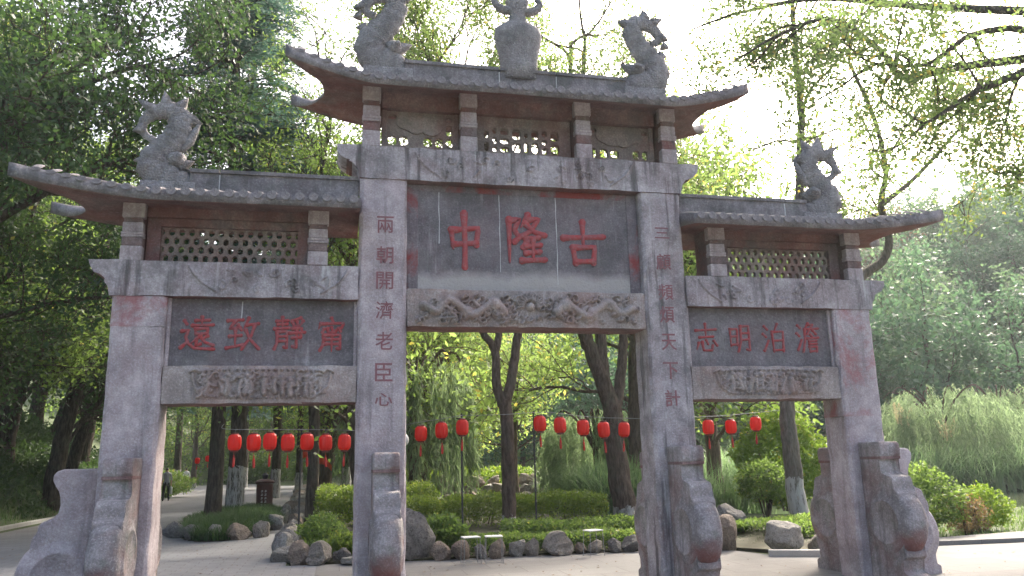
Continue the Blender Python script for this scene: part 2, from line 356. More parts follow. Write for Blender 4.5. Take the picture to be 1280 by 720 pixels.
sheet('raised_pavement', [(7.5, 2.83), (9.0, 2.66), (30.0, 2.06), (30.0, 3.1), (13, 3.4), (10.2, 3.6), (8.2, 3.3)], 0.07, M['plaza'], 0.12)
sheet('road', [(-11.2, -30), (-2.904, -30), (-2.604, 4.55), (-3.1, 4.62), (-3.3, 9.02), (-3.45, 16), (-3.9, 30), (-4.6, 48), (-6, 70), (-15, 70), (-12.6, 48), (-11.2, 36)], 0.0, M['road'])
sheet('side_path', [(-15.2, 49.2), (-4.65, 49.0), (8, 52), (8, 54), (-15.2, 53.0)], 0.006, M['plaza'], 0.02)
def kerb_line(pts, w, h, name, label):
    root = empty(name, (pts[0][0], pts[0][1], 0)); tag(root, label, 'kerb')
    k = 0
    for a, b in zip(pts[:-1], pts[1:]):
        a = np.array(a); b = np.array(b); L = np.linalg.norm(b-a); n = max(1, int(round(L/1.0))); t = (b-a)/L
        for i in range(n):
            bm = bmesh.new(); s = L/n; box(bm, 0.006, s-0.006, -w/2, w/2, -0.1, h, 0.012)
            o = link('kerb_stone', bm_mesh('kerb_stone', bm, M['kerb']), root, tuple(np.append(a+t*s*i, 0) - np.array([pts[0][0], pts[0][1], 0])))
            o.rotation_euler = (0, 0, math.atan2(t[1], t[0])); k += 1
kerb_line([(KX, 8), (KX, 36)], 0.2, 0.13, 'roadside_kerb', 'pale concrete kerb along the foot of the wooded bank')
kerb_line([(4.45, 2.62), (5.35, 2.2), (6.4, 2.2)], 0.12, 0.10, 'bed_kerb', 'short concrete kerb in front of the rocks by the pond bed')
a = np.linspace(0, 2*np.pi, 48, endpoint=False)
bm = bmesh.new(); bm.faces.new([bm.verts.new((19+13.2*math.cos(t), 17+6.9*math.sin(t), -0.32)) for t in a])
o = link('pond_water', bm_mesh('pond_water', bm, M['water'])); o['kind'] = 'structure'

# ------------------------------------------------------------------ the stone gateway
gate = empty('stone_gateway', (0, 0.25, 0))
tag(gate, 'weathered grey stone memorial gateway with three upturned roofs and red carved characters', 'gateway')
G0 = Vector((0, -0.25, 0))        # parts are modelled in world coordinates, so offset them from the root
def gpart(name, me, mats=None, parent=None, loc=None):
    return link(name, me, gate if parent is None else parent, (loc if loc is not None else (G0 if parent is None else (0, 0, 0))), mats)
YC, DEP = 0.25, 0.5
O1, O0, I1, I0 = 4.85, 4.275, 2.129, 1.548
SLT, SLB, SBT, SBB = 3.934, 3.524, 2.734, 2.303
CLT, CLB, CBT, CBB = 5.50, 5.069, 3.685, 3.216

def worn(bm, step=0.16, amt=0.005, seed=1):
    """cut the block into short lengths and push the points about so that its edges are not straight"""
    lo = [min(v.co[i] for v in bm.verts) for i in range(3)]; hi = [max(v.co[i] for v in bm.verts) for i in range(3)]
    for i in (0, 2):
        n = int((hi[i]-lo[i])/step); no = [0, 0, 0]; no[i] = 1
        for k in range(1, n):
            co = [0, 0, 0]; co[i] = lo[i]+(hi[i]-lo[i])*k/n
            bmesh.ops.bisect_plane(bm, geom=list(bm.verts)+list(bm.edges)+list(bm.faces), plane_co=co, plane_no=no, dist=1e-4)
    r = random.Random(seed)
    for v in bm.verts: v.co += Vector((r.gauss(0, amt), r.gauss(0, amt*0.6), r.gauss(0, amt)))
def pillar_mesh(x0, x1, z0, z1, mat, ch=0.045):
    y0, y1 = 0.0, DEP; g = 0.018
    P = [(x0+ch, y0), (x1-ch, y0), (x1-ch+g, y0+g*0.4), (x1-g*0.4, y0+ch-g), (x1, y0+ch), (x1, y1-ch), (x1-ch, y1), (x0+ch, y1), (x0, y1-ch), (x0, y0+ch), (x0+g*0.4, y0+ch-g), (x0+ch-g, y0+g*0.4)]
    bm = bmesh.new(); prism(bm, P, 'z', z0, z1); worn(bm, 0.13, 0.0045, int(abs(x0)*100))
    return bm_mesh('pillar', bm, mat)
pillars = {}
for s in (-1, 1):
    xa, xb = (-O1, -O0) if s < 0 else (O0, O1)
    p = gpart('pillar', pillar_mesh(xa, xb, -0.3, 3.17 if s < 0 else 2.06, M['stone']))
    z_ = 3.17 if s < 0 else 2.06
    gpart('pillar_block', pillar_mesh(xa-0.004, xb+0.004, z_+0.005, SLB-0.003, M['stone_red'] if s > 0 else M['stone_red'], 0.04), parent=p)
    bm = bmesh.new(); box(bm, xa+0.02, xb-0.02, 0.02, DEP-0.02, z_-0.002, z_+0.007); gpart('joint', bm_mesh('joint', bm, M['mortar']), parent=p)
    xa, xb = (-I1, -I0) if s < 0 else (I0, I1)
    pillars[s] = gpart('pillar', pillar_mesh(xa, xb, -0.3, CLB-0.003, M['stone'] if s < 0 else M['stone_wet']))

# lintels with ogee noses
def lintel(poly, mat, y0=-0.015, y1=0.515):
    bm = bmesh.new(); fs = prism(bm, poly, 'y', y0, y1); worn(bm, 0.15, 0.0045, int(abs(poly[0][0])*70))
    bmesh.ops.recalc_face_normals(bm, faces=bm.faces)
    for f in bm.faces:
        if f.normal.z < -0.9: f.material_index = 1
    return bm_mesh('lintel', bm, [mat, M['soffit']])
for s in (-1, 1):
    pol = [(s*I1, SLB), (s*(O1+0.03), SLB), (s*(O1+0.05), SLB+0.10), (s*(O1+0.09), SLB+0.155), (s*(O1+0.09), SLB+0.20), (s*(O1+0.14), SLB+0.235), (s*(O1+0.21), SLB+0.27), (s*(O1+0.265), SLB+0.345), (s*(O1+0.27), SLT), (s*I1, SLT)]
    gpart('lintel', lintel(pol, M['stone_wet']))
R_ = [(I1+0.005, CLB), (I1+0.02, CLB+0.05), (I1+0.045, CLB+0.13), (I1+0.10, CLB+0.20), (I1+0.17, CLB+0.235), (I1+0.235, CLB+0.27), (I1+0.28, CLB+0.345), (I1+0.285, CLT)]
gpart('lintel', lintel([(x, z) for x, z in R_] + [(-x, z) for x, z in R_[::-1]], M['stone_wet']))

# relief panels: height fields made of swept curves and bosses
def relief_mesh(w, h, amp, seed, kind):
    rng = np.random.default_rng(seed); nx = int(w*110); nz = int(h*110)
    xs = np.linspace(0, w, nx); zs = np.linspace(0, h, nz); X, Z = np.meshgrid(xs, zs)
    H = np.zeros_like(X)
    def curve(pts, r, a):
        nonlocal H
        P = smooth_path(np.array(pts), 10)
        d = np.full(X.shape, 9.0)
        for p0 in P: d = np.minimum(d, (X-p0[0])**2 + (Z-p0[1])**2)
        H = np.maximum(H, a*np.sqrt(np.clip(1-d/(r*r), 0, 1)))
    def spiral(cx, cz, r, turn, a0, w_, a):
        t = np.linspace(0.15, 1, 14); ang = a0 + turn*t*2*np.pi
        curve(np.stack([cx + r*t*np.cos(ang), cz + r*t*np.sin(ang)], -1), w_, a)
    if kind == 'dragons':
        for sgn in (-1, 1):
            cx = w/2 + sgn*w*0.25
            pts = [(cx - sgn*0.42, h*0.42), (cx - sgn*0.30, h*0.66), (cx - sgn*0.14, h*0.44), (cx, h*0.30), (cx + sgn*0.14, h*0.55), (cx + sgn*0.28, h*0.72), (cx + sgn*0.42, h*0.40), (cx + sgn*0.58, h*0.55)]
            curve(pts, 0.055, 1.0)
            for q in range(7):
                bx = cx + sgn*rng.uniform(-0.45, 0.6); bz = h*rng.uniform(0.25, 0.75)
                curve([(bx, bz), (bx+rng.uniform(-.08, .08), bz+rng.uniform(-.1, .1)), (bx+rng.uniform(-.14, .14), bz+rng.uniform(-.12, .12))], 0.022, 0.8)
            H = np.maximum(H, 1.15*np.sqrt(np.clip(1-((X-cx+sgn*0.30)**2+(Z-h*0.62)**2)/0.10**2, 0, 1)))
            H = np.maximum(H, 1.0*np.sqrt(np.clip(1-((X-cx-sgn*0.05)**2+(Z-h*0.38)**2)/0.085**2, 0, 1)))
        H = np.maximum(H, 1.1*np.sqrt(np.clip(1-((X-w/2)**2+(Z-h*0.56)**2)/0.055**2, 0, 1)))
        for k in range(13):
            an = math.pi*k/12; curve([(w/2+0.09*math.cos(an), h*0.56+0.09*math.sin(an)), (w/2+0.17*math.cos(an+.1), h*0.56+0.17*math.sin(an+.1))], 0.016, 0.7)
        for k in range(150):
            spiral(rng.uniform(0.06, w-0.06), rng.uniform(0.05, h-0.05), rng.uniform(0.03, 0.07), rng.choice([-1, 1])*rng.uniform(.6, 1.2), rng.uniform(0, 6.3), 0.014, rng.uniform(.35, .8))
    elif kind == 'figures':
        fr = [(0.0, h*0.95), (w*0.06, h*0.9), (w*0.06, h*0.72), (w*0.02, h*0.7)]
        curve([(0.02, h*0.86), (0.09, h*0.94), (0.13, h*0.86), (0.18, h*0.9), (w*0.5, h*0.94), (w-0.18, h*0.9), (w-0.13, h*0.86), (w-0.09, h*0.94), (w-0.02, h*0.86)], 0.018, 0.8)
        curve([(0.05, h*0.8), (0.08, h*0.45), (0.16, h*0.22), (0.3, h*0.1), (w*0.5, h*0.07), (w-0.3, h*0.1), (w-0.16, h*0.22), (w-0.08, h*0.45), (w-0.05, h*0.8)], 0.014, 0.6)
        for k in range(13):
            cx = 0.20 + (w-0.40)*(k+rng.uniform(0.1, 0.9))/13; bz = h*rng.uniform(0.13, 0.25); hh = h*rng.uniform(0.40, 0.62)
            curve([(cx+rng.uniform(-.03, .03), bz), (cx, bz+hh*.4), (cx+rng.uniform(-.03, .03), bz+hh*0.72)], rng.uniform(.022, .036), 0.9)
            H = np.maximum(H, 1.0*np.sqrt(np.clip(1-((X-cx)**2+(Z-bz-hh*0.95)**2)/0.035**2, 0, 1)))
            curve([(cx, bz+hh*0.55), (cx+rng.choice([-1, 1])*0.08, bz+hh*rng.uniform(0.3, 0.9))], 0.016, 0.7)
        for k in range(70):
            spiral(rng.uniform(0.12, w-0.12), rng.uniform(h*0.15, h*0.85), rng.uniform(0.025, 0.06), rng.choice([-1., 1.]), rng.uniform(0, 6), 0.014, rng.uniform(.4, .85))
    else:
        curve([(0.05, h*0.95), (0.10, h*0.7), (0.2, h*0.4), (0.36, h*0.1)], 0.014, 0.8)
        curve([(w-0.05, h*0.95), (w-0.10, h*0.7), (w-0.2, h*0.4), (w-0.36, h*0.1)], 0.014, 0.8)
        for k in range(int(w*9)):
            bx = rng.uniform(0.3, w-0.3); bz = rng.uniform(h*0.15, h*0.85)
            if rng.random() < .6: spiral(bx, bz, rng.uniform(0.03, 0.07), rng.choice([-1, 1])*1.1, rng.uniform(0, 6), 0.013, rng.uniform(.5, 1))
            else: curve([(bx, bz), (bx+rng.uniform(-.07, .07), bz+rng.uniform(-.06, .06)), (bx+rng.uniform(-.12, .12), bz+rng.uniform(-.08, .08))], 0.015, rng.uniform(.5, 1))
    H = H + rng.normal(0, 0.02, H.shape)
    H *= amp; edge = np.minimum(np.minimum(X, w-X), np.minimum(Z, h-Z)); H = H*np.clip(edge/0.02, 0, 1) - 0.004*(edge < 1e-6)
    V = np.stack([X, -H, Z], -1).reshape(-1, 3); i = np.arange(nz-1)[:, None]; j = np.arange(nx-1)[None, :]
    F = np.stack([i*nx+j, i*nx+j+1, (i+1)*nx+j+1, (i+1)*nx+j], -1).reshape(-1, 4)
    return V, F
def add_relief(parent, x0, z0, w, h, y, amp, seed, kind, mat, name='relief_carving'):
    V, F = relief_mesh(w, h, amp, seed, kind); V = V + np.array([x0, y, z0])
    return gpart(name, np_mesh(name, V, F, mat, True), parent=parent)
lin = [c for c in gate.children if c.name.startswith('lintel')]
add_relief(lin[0], -4.1, SLB+0.03, 1.9, 0.35, -0.0165, 0.036, 3, 'faint', M['stone_wet'])
add_relief(lin[1], 2.25, SLB+0.03, 1.9, 0.35, -0.0165, 0.036, 4, 'faint', M['stone_wet'])
add_relief(lin[2], -1.5, CLB+0.03, 3.0, 0.36, -0.0165, 0.036, 5, 'faint', M['stone_wet'])

# lower beams
def beam(x0, x1, z0, z1, y0, y1, name='lower_beam'):
    bm = bmesh.new(); box(bm, x0, x1, y0, y1, z0, z1, 0.012); worn(bm, 0.15, 0.004, int(abs(x0)*50)); bmesh.ops.recalc_face_normals(bm, faces=bm.faces)
    for f in bm.faces:
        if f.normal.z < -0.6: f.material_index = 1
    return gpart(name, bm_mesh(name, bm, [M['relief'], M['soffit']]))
b = beam(-I0+0.003, I0-0.003, CBB, CBT, 0.03, 0.47); add_relief(b, -I0+0.03, CBB+0.02, 2*I0-0.06, CBT-CBB-0.04, 0.0285, 0.095, 11, 'dragons', M['relief'])
b = beam(-O0+0.003, -I1-0.003, SBB, SBT, 0.03, 0.47); add_relief(b, -4.0, SBB+0.04, 1.62, 0.37, 0.0285, 0.065, 12, 'figures', M['relief'])
b = beam(I1+0.003, O0-0.003, SBB, SBT, 0.03, 0.47); add_relief(b, 2.42, SBB+0.04, 1.62, 0.37, 0.0285, 0.065, 13, 'figures', M['relief'])

# ---- name boards and carved characters (strokes on a 100 x 100 grid, y downwards)
CH = {
'中': [[(18,32),(22,63)],[(17,34),(84,29),(78,60)],[(22,58),(79,55)],[(49,3),(51,60),(50,98)]],
'隆': [[(13,14),(13,96)],[(13,18),(37,15),(25,36),(37,50),(24,60)],[(58,5),(43,27)],[(55,15),(83,13),(62,38),(40,49)],[(50,22),(70,38),(97,45)],[(50,52),(82,50)],[(54,58),(44,70)],[(50,67),(86,64)],[(50,80),(84,77)],[(68,52),(68,93)],[(40,95),(96,92)]],
'古': [[(5,40),(96,35)],[(50,4),(50,60)],[(27,58),(32,94)],[(27,60),(76,57),(71,92)],[(32,89),(71,87)]],
'甯': [[(50,2),(54,13)],[(19,18),(13,33)],[(19,20),(88,17),(80,31)],[(28,34),(23,45)],[(38,32),(42,45),(63,45),(65,38)],[(50,29),(54,38)],[(71,32),(78,41)],[(28,53),(26,80),(17,97)],[(28,53),(77,51),(77,93),(68,90)],[(30,65),(75,64)],[(30,78),(75,77)],[(52,52),(52,97)]],
'靜': [[(13,16),(48,14)],[(17,26),(46,24)],[(8,38),(53,35)],[(31,4),(31,36)],[(17,46),(16,80),(9,96)],[(17,47),(45,45),(45,93),(37,89)],[(19,60),(44,59)],[(19,73),(44,72)],[(86,6),(58,15)],[(60,19),(65,28)],[(73,17),(76,26)],[(92,14),(82,29)],[(60,37),(88,35),(85,63)],[(52,50),(98,47)],[(60,63),(86,62)],[(73,31),(73,92),(62,87)]],
'致': [[(6,13),(51,10)],[(30,13),(13,35),(44,32)],[(36,24),(47,39)],[(13,57),(47,54)],[(30,38),(30,84)],[(5,90),(53,80)],[(67,4),(54,35)],[(62,25),(96,20)],[(85,22),(75,56),(49,93)],[(58,37),(72,64),(99,92)]],
'遠': [[(12,14),(20,25)],[(5,44),(25,41),(18,60),(23,73)],[(4,90),(22,75),(44,91),(99,93)],[(43,14),(83,12)],[(61,3),(61,26)],[(34,28),(94,25)],[(44,36),(46,53)],[(44,37),(79,35),(76,51)],[(46,51),(76,50)],[(61,53),(35,76)],[(48,63),(48,85),(61,78)],[(80,56),(65,65)],[(58,58),(72,74),(97,83)]],
'志': [[(9,25),(93,21)],[(50,3),(50,44)],[(23,47),(79,44)],[(20,64),(12,84)],[(34,60),(38,88),(72,88),(75,71)],[(50,55),(57,68)],[(80,57),(93,73)]],
'明': [[(12,22),(13,77)],[(12,24),(41,22),(39,75)],[(14,47),(39,46)],[(14,73),(39,72)],[(55,12),(54,62),(41,95)],[(55,14),(88,12),(88,92),(76,87)],[(56,36),(87,35)],[(56,57),(87,56)]],
'泊': [[(12,11),(25,22)],[(5,36),(18,46)],[(7,91),(27,58)],[(67,3),(54,25)],[(43,28),(46,94)],[(43,30),(89,27),(86,92)],[(46,58),(86,56)],[(46,89),(86,87)]],
'澹': [[(10,10),(22,20)],[(4,36),(16,46)],[(5,92),(24,58)],[(56,3),(41,20)],[(54,8),(76,7),(66,18)],[(37,23),(97,20)],[(40,23),(38,60),(27,97)],[(58,27),(49,39)],[(73,26),(86,39)],[(62,40),(68,47)],[(46,53),(95,50)],[(54,62),(86,60)],[(54,71),(86,70)],[(54,80),(56,97)],[(54,81),(86,79),(83,96)],[(56,95),(83,94)]],
}
def char_mesh(ch, cx, cz, w, h, y, sw, depth, mat):
    """Each brush stroke is a swelling, round-ended bar carved proud of the board."""
    parts = []
    for k, st in enumerate(CH[ch]):
        P = [np.array(st[0], float)]
        for a, b2 in zip(st[:-1], st[1:]):
            a = np.array(a, float); b2 = np.array(b2, float); n = 6
            for i in range(1, n+1): P.append(a+(b2-a)*i/n)
        P = np.array(P); n = len(P)
        q = np.stack([cx-w/2+P[:, 0]/100*w, cz+h/2-P[:, 1]/100*h], -1)
        T = np.gradient(q, axis=0); T /= np.linalg.norm(T, axis=1)[:, None]+1e-9
        Nn = np.stack([-T[:, 1], T[:, 0]], -1); t = np.linspace(0, 1, n)
        wd = sw*(0.80 + 0.42*np.exp(-(t/0.14)**2) + 0.22*np.exp(-((t-1)/0.12)**2))
        d0 = st[-1][0]-st[0][0]; d1 = st[-1][1]-st[0][1]
        if d1 > 12 and abs(d1) > 0.6*abs(d0) and d0 <= 4 and len(st) == 2: wd = wd*(1-0.62*t**2.2)
        q = np.vstack([q[:1]-T[:1]*sw*0.35, q, q[-1:]+T[-1:]*sw*0.35]); Nn = np.vstack([Nn[:1], Nn, Nn[-1:]]); wd = np.concatenate([[wd[0]*0.55], wd, [wd[-1]*0.45]])
        n = len(q); L = q+Nn*wd[:, None]/2; R = q-Nn*wd[:, None]/2
        yy = y - depth - 0.0008*(k % 5)
        V = np.concatenate([np.c_[L[:, 0], np.full(n, y+0.004), L[:, 1]], np.c_[q[:, 0]+(L-q)[:, 0]*.72, np.full(n, yy), q[:, 1]+(L-q)[:, 1]*.72],
                            np.c_[q[:, 0]+(R-q)[:, 0]*.72, np.full(n, yy), q[:, 1]+(R-q)[:, 1]*.72], np.c_[R[:, 0], np.full(n, y+0.004), R[:, 1]]])
        F = []
        for i in range(n-1):
            for r in range(3): F.append((r*n+i, r*n+i+1, (r+1)*n+i+1, (r+1)*n+i))
        for i in (0, n-1): F.append((i, n+i, 2*n+i, 3*n+i))
        parts.append((V, np.array(F)))
    V, F = merge(parts); return np_mesh('character', V, F, mat)
def board(x0, x1, z0, z1, y0, y1, mat):
    bm = bmesh.new(); box(bm, x0, x1, y0, y1, z0, z1); return gpart('name_board', bm_mesh('name_board', bm, mat))
bC = board(-I0+0.002, I0-0.002, CBT+0.002, CLB-0.002, 0.15, 0.35, M['board_dusty'])
for xa, xb, za, zb in ((-1.545, -1.40, CBT+0.004, CLB-0.004), (1.40, 1.545, CBT+0.004, CLB-0.004), (-1.397, 1.397, CLB-0.085, CLB-0.004)):
    bm = bmesh.new(); box(bm, xa, xb, 0.134, 0.149, za, zb, 0.005); gpart('board_border', bm_mesh('board_border', bm, M['red_border']), parent=bC)
for x, za, zb in ((-1.13, 4.3, 4.98), (-0.345, 3.95, 4.98), (0.415, 3.80, 4.98)):
    rj = random.Random(int(x*100)); P = [(x+rj.uniform(-.004, .004), za+(zb-za)*k/9) for k in range(10)]; bm = bmesh.new(); prism(bm, [(a-rj.uniform(.002, .008), b2) for a, b2 in P] + [(a+rj.uniform(.002, .008), b2) for a, b2 in P[::-1]], 'y', 0.1465, 0.16); gpart('board_joint', bm_mesh('board_joint', bm, M['mortar']), parent=bC)
for ch, cx, cz, w, h in (('中', -0.805, 4.36, 0.53, 0.77), ('隆', -0.01, 4.42, 0.57, 0.69), ('古', 0.775, 4.37, 0.62, 0.65)):
    gpart('character', char_mesh(ch, cx, cz, w, h, 0.15, 0.09, 0.024, M['red_letter']), parent=bC)
bL = board(-O0+0.002, -I1-0.002, SBT+0.002, SLB-0.002, 0.12, 0.35, M['board'])
for ch, cx, cz in (('遠', -3.94, 3.115), ('致', -3.445, 3.115), ('靜', -2.925, 3.13), ('甯', -2.435, 3.12)):
    gpart('character', char_mesh(ch, cx, cz, 0.39, 0.42, 0.12, 0.046, 0.014, M['red_letter']), parent=bL)
bm = bmesh.new(); prism(bm, [(-3.470, 3.28), (-3.464, 3.50), (-3.452, 3.50), (-3.456, 3.3)], 'y', 0.1165, 0.13); gpart('board_joint', bm_mesh('board_joint', bm, M['mortar']), parent=bL)
bR = board(I1+0.002, O0-0.002, SBT+0.002, SLB-0.002, 0.12, 0.35, M['board'])
for ch, cx, cz in (('志', 2.41, 3.115), ('明', 2.90, 3.13), ('泊', 3.405, 3.125), ('澹', 3.915, 3.14)):
    gpart('character', char_mesh(ch, cx, cz, 0.36, 0.42, 0.12, 0.040, 0.014, M['red_letter']), parent=bR)
# recess shoulders beside the side boards
for s in (-1, 1):
    for bd, x in ((bL if s < 0 else bR, s*(I1+0.022)), (bL if s < 0 else bR, s*(O0-0.022))):
        bm = bmesh.new(); box(bm, x-0.02, x+0.02, 0.085, 0.119, SBT+0.004, SLB-0.004, 0.005); gpart('board_edge', bm_mesh('board_edge', bm, M['stone']), parent=bd)

# couplets down the inner pillars
def text_mesh(ch, size, cx, cz, y, depth, mat):
    cu = bpy.data.curves.new('character', 'FONT'); cu.body = ch; cu.size = 1.0; cu.extrude = 0.02; cu.offset = 0.006; cu.resolution_u = 3
    ob = bpy.data.objects.new('tmp', cu); COL.objects.link(ob); bpy.context.view_layer.update()
    me = bpy.data.meshes.new_from_object(ob.evaluated_get(bpy.context.evaluated_depsgraph_get()))
    bpy.data.objects.remove(ob); bpy.data.curves.remove(cu)
    n = len(me.vertices); V = np.zeros(n*3, dtype=np.float32)
    if n == 0: return me
    me.vertices.foreach_get('co', V); V = V.reshape(-1, 3)
    lo, hi = V.min(0), V.max(0); c = (lo+hi)/2; sx = size[0]/max(hi[0]-lo[0], 0.5); sz = size[1]/max(hi[1]-lo[1], 0.4)
    W = np.stack([cx+(V[:, 0]-c[0])*sx, np.where(V[:, 2] > 0, y-depth, y+0.004), cz+(V[:, 1]-c[1])*sz], -1)
    me.vertices.foreach_set('co', W.astype(np.float32).ravel()); me.update(); me.materials.clear(); me.materials.append(mat)
    return me
for s, txt, cx0, zs in ((-1, '兩朝開濟老臣心', -1.815, (4.475, 4.09, 3.77, 3.405, 3.03, 2.655, 2.335)), (1, '三顧頻煩天下計', 1.83, (4.51, 4.115, 3.705, 3.405, 3.045, 2.675, 2.32))):
    for ch, z in zip(txt, zs):
        gpart('character', text_mesh(ch, (0.205, 0.215 if ch not in '心三' else 0.15), cx0, z, 0.0, 0.006, M['red_letter_thin']), parent=pillars[s])

# ---- bracket posts, lattices, roofs
def post_mesh(x, z0, z1, hw=0.118):
    bm = bmesh.new(); H = z1-z0
    sec = [(0.0, 0.25, hw, 0), (0.252, 0.40, hw*0.94, 1), (0.402, 0.44, hw*1.05, 0), (0.442, 0.49, hw*1.05, 0), (0.492, 0.66, hw*0.95, 0), (0.662, 0.74, hw*0.88, 1), (0.742, 1.0, hw*1.04, 0)]
    for a, b2, w, mi in sec: box(bm, x-w, x+w, -0.012-(w-hw)*0.8, 0.10, z0+a*H, z0+b2*H, 0.014, mi)
    return bm_mesh('bracket_post', bm, [M['stone'], M['soffit_dull']])
def wall_post(x, z0, z1, hw=0.10):
    bm = bmesh.new(); box(bm, x-hw, x+hw, 0.101, 0.46, z0, z1, 0.01); return bm_mesh('post_back', bm, M['soffit_dull'])
def hex_lattice(x0, x1, z0, z1, y0, y1, pw, ph, hw, hh):
    bm = bmesh.new(); rows = int(round((z1-z0)/ph)); ph = (z1-z0)/rows; cols = int(round((x1-x0)/pw)); pw = (x1-x0)/cols
    for r in range(rows):
        for c in range(cols + (r % 2)):
            cx = x0 + (c+0.5 - 0.5*(r % 2))*pw; cz = z0 + (r+0.5)*ph; k = ph*0.20
            O = [(cx-pw/2, cz-ph/2+k*0.0), (cx, cz-ph/2-k*0.0), (cx+pw/2, cz-ph/2), (cx+pw/2, cz+ph/2), (cx, cz+ph/2), (cx-pw/2, cz+ph/2)]
            I = [(cx-hw/2, cz-hh*0.28), (cx, cz-hh/2), (cx+hw/2, cz-hh*0.28), (cx+hw/2, cz+hh*0.28), (cx, cz+hh/2), (cx-hw/2, cz+hh*0.28)]
            O = [(min(max(a, x0), x1), b2) for a, b2 in O]; I = [(min(max(a, x0+0.004), x1-0.004), b2) for a, b2 in I]
            vo = [[bm.verts.new((a, y, b2)) for a, b2 in O] for y in (y0, y1)]; vi = [[bm.verts.new((a, y, b2)) for a, b2 in I] for y in (y0, y1)]
            for i in range(6):
                j = (i+1) % 6
                for y in (0, 1): bm.faces.new((vo[y][i], vo[y][j], vi[y][j], vi[y][i]))
                bm.faces.new((vi[0][i], vi[0][j], vi[1][j], vi[1][i]))
    bmesh.ops.remove_doubles(bm, verts=bm.verts, dist=1e-5)
    return bm_mesh('lattice_screen', bm, M['soffit_lat'])
M['soffit_lat'] = stone('brown_lattice_stone', (0.25, 0.205, 0.18), (0.35, 0.30, 0.27), 0.4, 0.2, 0.3, streak=0.2)
def gbox(name, mat, parent, *a, bev=0.008):
    bm = bmesh.new(); box(bm, *a, bev); return gpart(name, bm_mesh(name, bm, mat), parent=parent)
for s in (-1, 1):
    for x in (4.69, 2.615):
        p = gpart('bracket_post', post_mesh(s*x, SLT+0.002, 4.625)); gpart('post_back', wall_post(s*x, SLT+0.003, 4.62), parent=p)
    xa, xb = sorted((s*2.86, s*4.42))
    la = gpart('lattice_screen', hex_lattice(xa, xb, SLT+0.04, 4.40, 0.22, 0.28, 0.113, 0.121, 0.063, 0.09))
    gbox('screen_frame', M['soffit_dull'], la, xa-0.155, xa-0.001, 0.17, 0.33, SLT+0.003, 4.42)
    gbox('screen_frame', M['soffit_dull'], la, xb+0.001, xb+0.155, 0.17, 0.33, SLT+0.003, 4.42)
    gbox('screen_frame', M['soffit_dull'], la, xa-0.155, xb+0.155, 0.165, 0.335, 4.401, 4.50)
    gbox('screen_frame', M['soffit'], la, xa-0.155, xb+0.155, 0.13, 0.37, 4.502, 4.63)
    gbox('screen_sill', M['soffit_lat'], la, xa, xb, 0.20, 0.30, SLT+0.003, SLT+0.038)
for x in (-2.0, -0.755, 0.80, 2.02):
    p = gpart('bracket_post', post_mesh(x, CLT+0.002, 6.33, 0.112)); gpart('post_back', wall_post(x, CLT+0.003, 6.32, 0.098), parent=p)
def rect_screen(x0, x1, z0, z1, holes, y0, y1, mat):
    """Plate with rounded-rectangle holes: cells of a grid, each cell a ring round its hole."""
    bm = bmesh.new()
    for (a, b2, c, d, r) in holes:      # cell bounds a..b2, c..d ; r = bar half width (None = solid)
        if r is None:
            box(bm, a, b2, y0, y1, c, d); continue
        O = [(a, c), ((a+b2)/2, c), (b2, c), (b2, (c+d)/2), (b2, d), ((a+b2)/2, d), (a, d), (a, (c+d)/2)]
        hx, hz = (b2-a)/2-r, (d-c)/2-r; mx, mz = (a+b2)/2, (c+d)/2; q = 0.80
        I = [(mx-hx*q, mz-hz*q), (mx, mz-hz), (mx+hx*q, mz-hz*q), (mx+hx, mz), (mx+hx*q, mz+hz*q), (mx, mz+hz), (mx-hx*q, mz+hz*q), (mx-hx, mz)]
        vo = [[bm.verts.new((p, y, z)) for p, z in O] for y in (y0, y1)]; vi = [[bm.verts.new((p, y, z)) for p, z in I] for y in (y0, y1)]
        for i in range(8):
            j = (i+1) % 8
            for y in (0, 1): bm.faces.new((vo[y][i], vo[y][j], vi[y][j], vi[y][i]))
            bm.faces.new((vi[0][i], vi[0][j], vi[1][j], vi[1][i])); bm.faces.new((vo[0][i], vo[0][j], vo[1][j], vo[1][i]))
    return bm_mesh('lattice_screen', bm, mat)
rr = random.Random(4); cells = []
x = -0.54; zA, zB = CLT+0.09, 5.97
cols = [0.115, 0.105, 0.165, 0.165, 0.10, 0.145, 0.12, 0.165]
cells.append((-0.64, -0.54, zA-0.085, 6.1, None))
for i, w in enumerate(cols):
    n = [2, 3, 3, 2, 2, 2, 3, 2][i]; zs = sorted([zA+(zB-zA)*(k+rr.uniform(-.12, .12))/n for k in range(1, n)]); zs = [zA] + zs + [zB]
    if i in (0, 4): zs[-1] = zB-0.05
    for c, d in zip(zs[:-1], zs[1:]): cells.append((x, x+w, c, d, 0.02))
    if zs[-1] < zB: cells.append((x, x+w, zs[-1], zB, None))
    cells.append((x, x+w, zB, 6.1, None)); cells.append((x, x+w, zA-0.085, zA, None)); x += w
cells.append((x, 0.68, zA-0.085, 6.1, None))
la = gpart('lattice_screen', rect_screen(0, 0, 0, 0, cells, 0.21, 0.29, M['soffit_lat']))
gbox('screen_frame', M['soffit'], la, -0.655, 0.70, 0.14, 0.36, 6.102, 6.33)
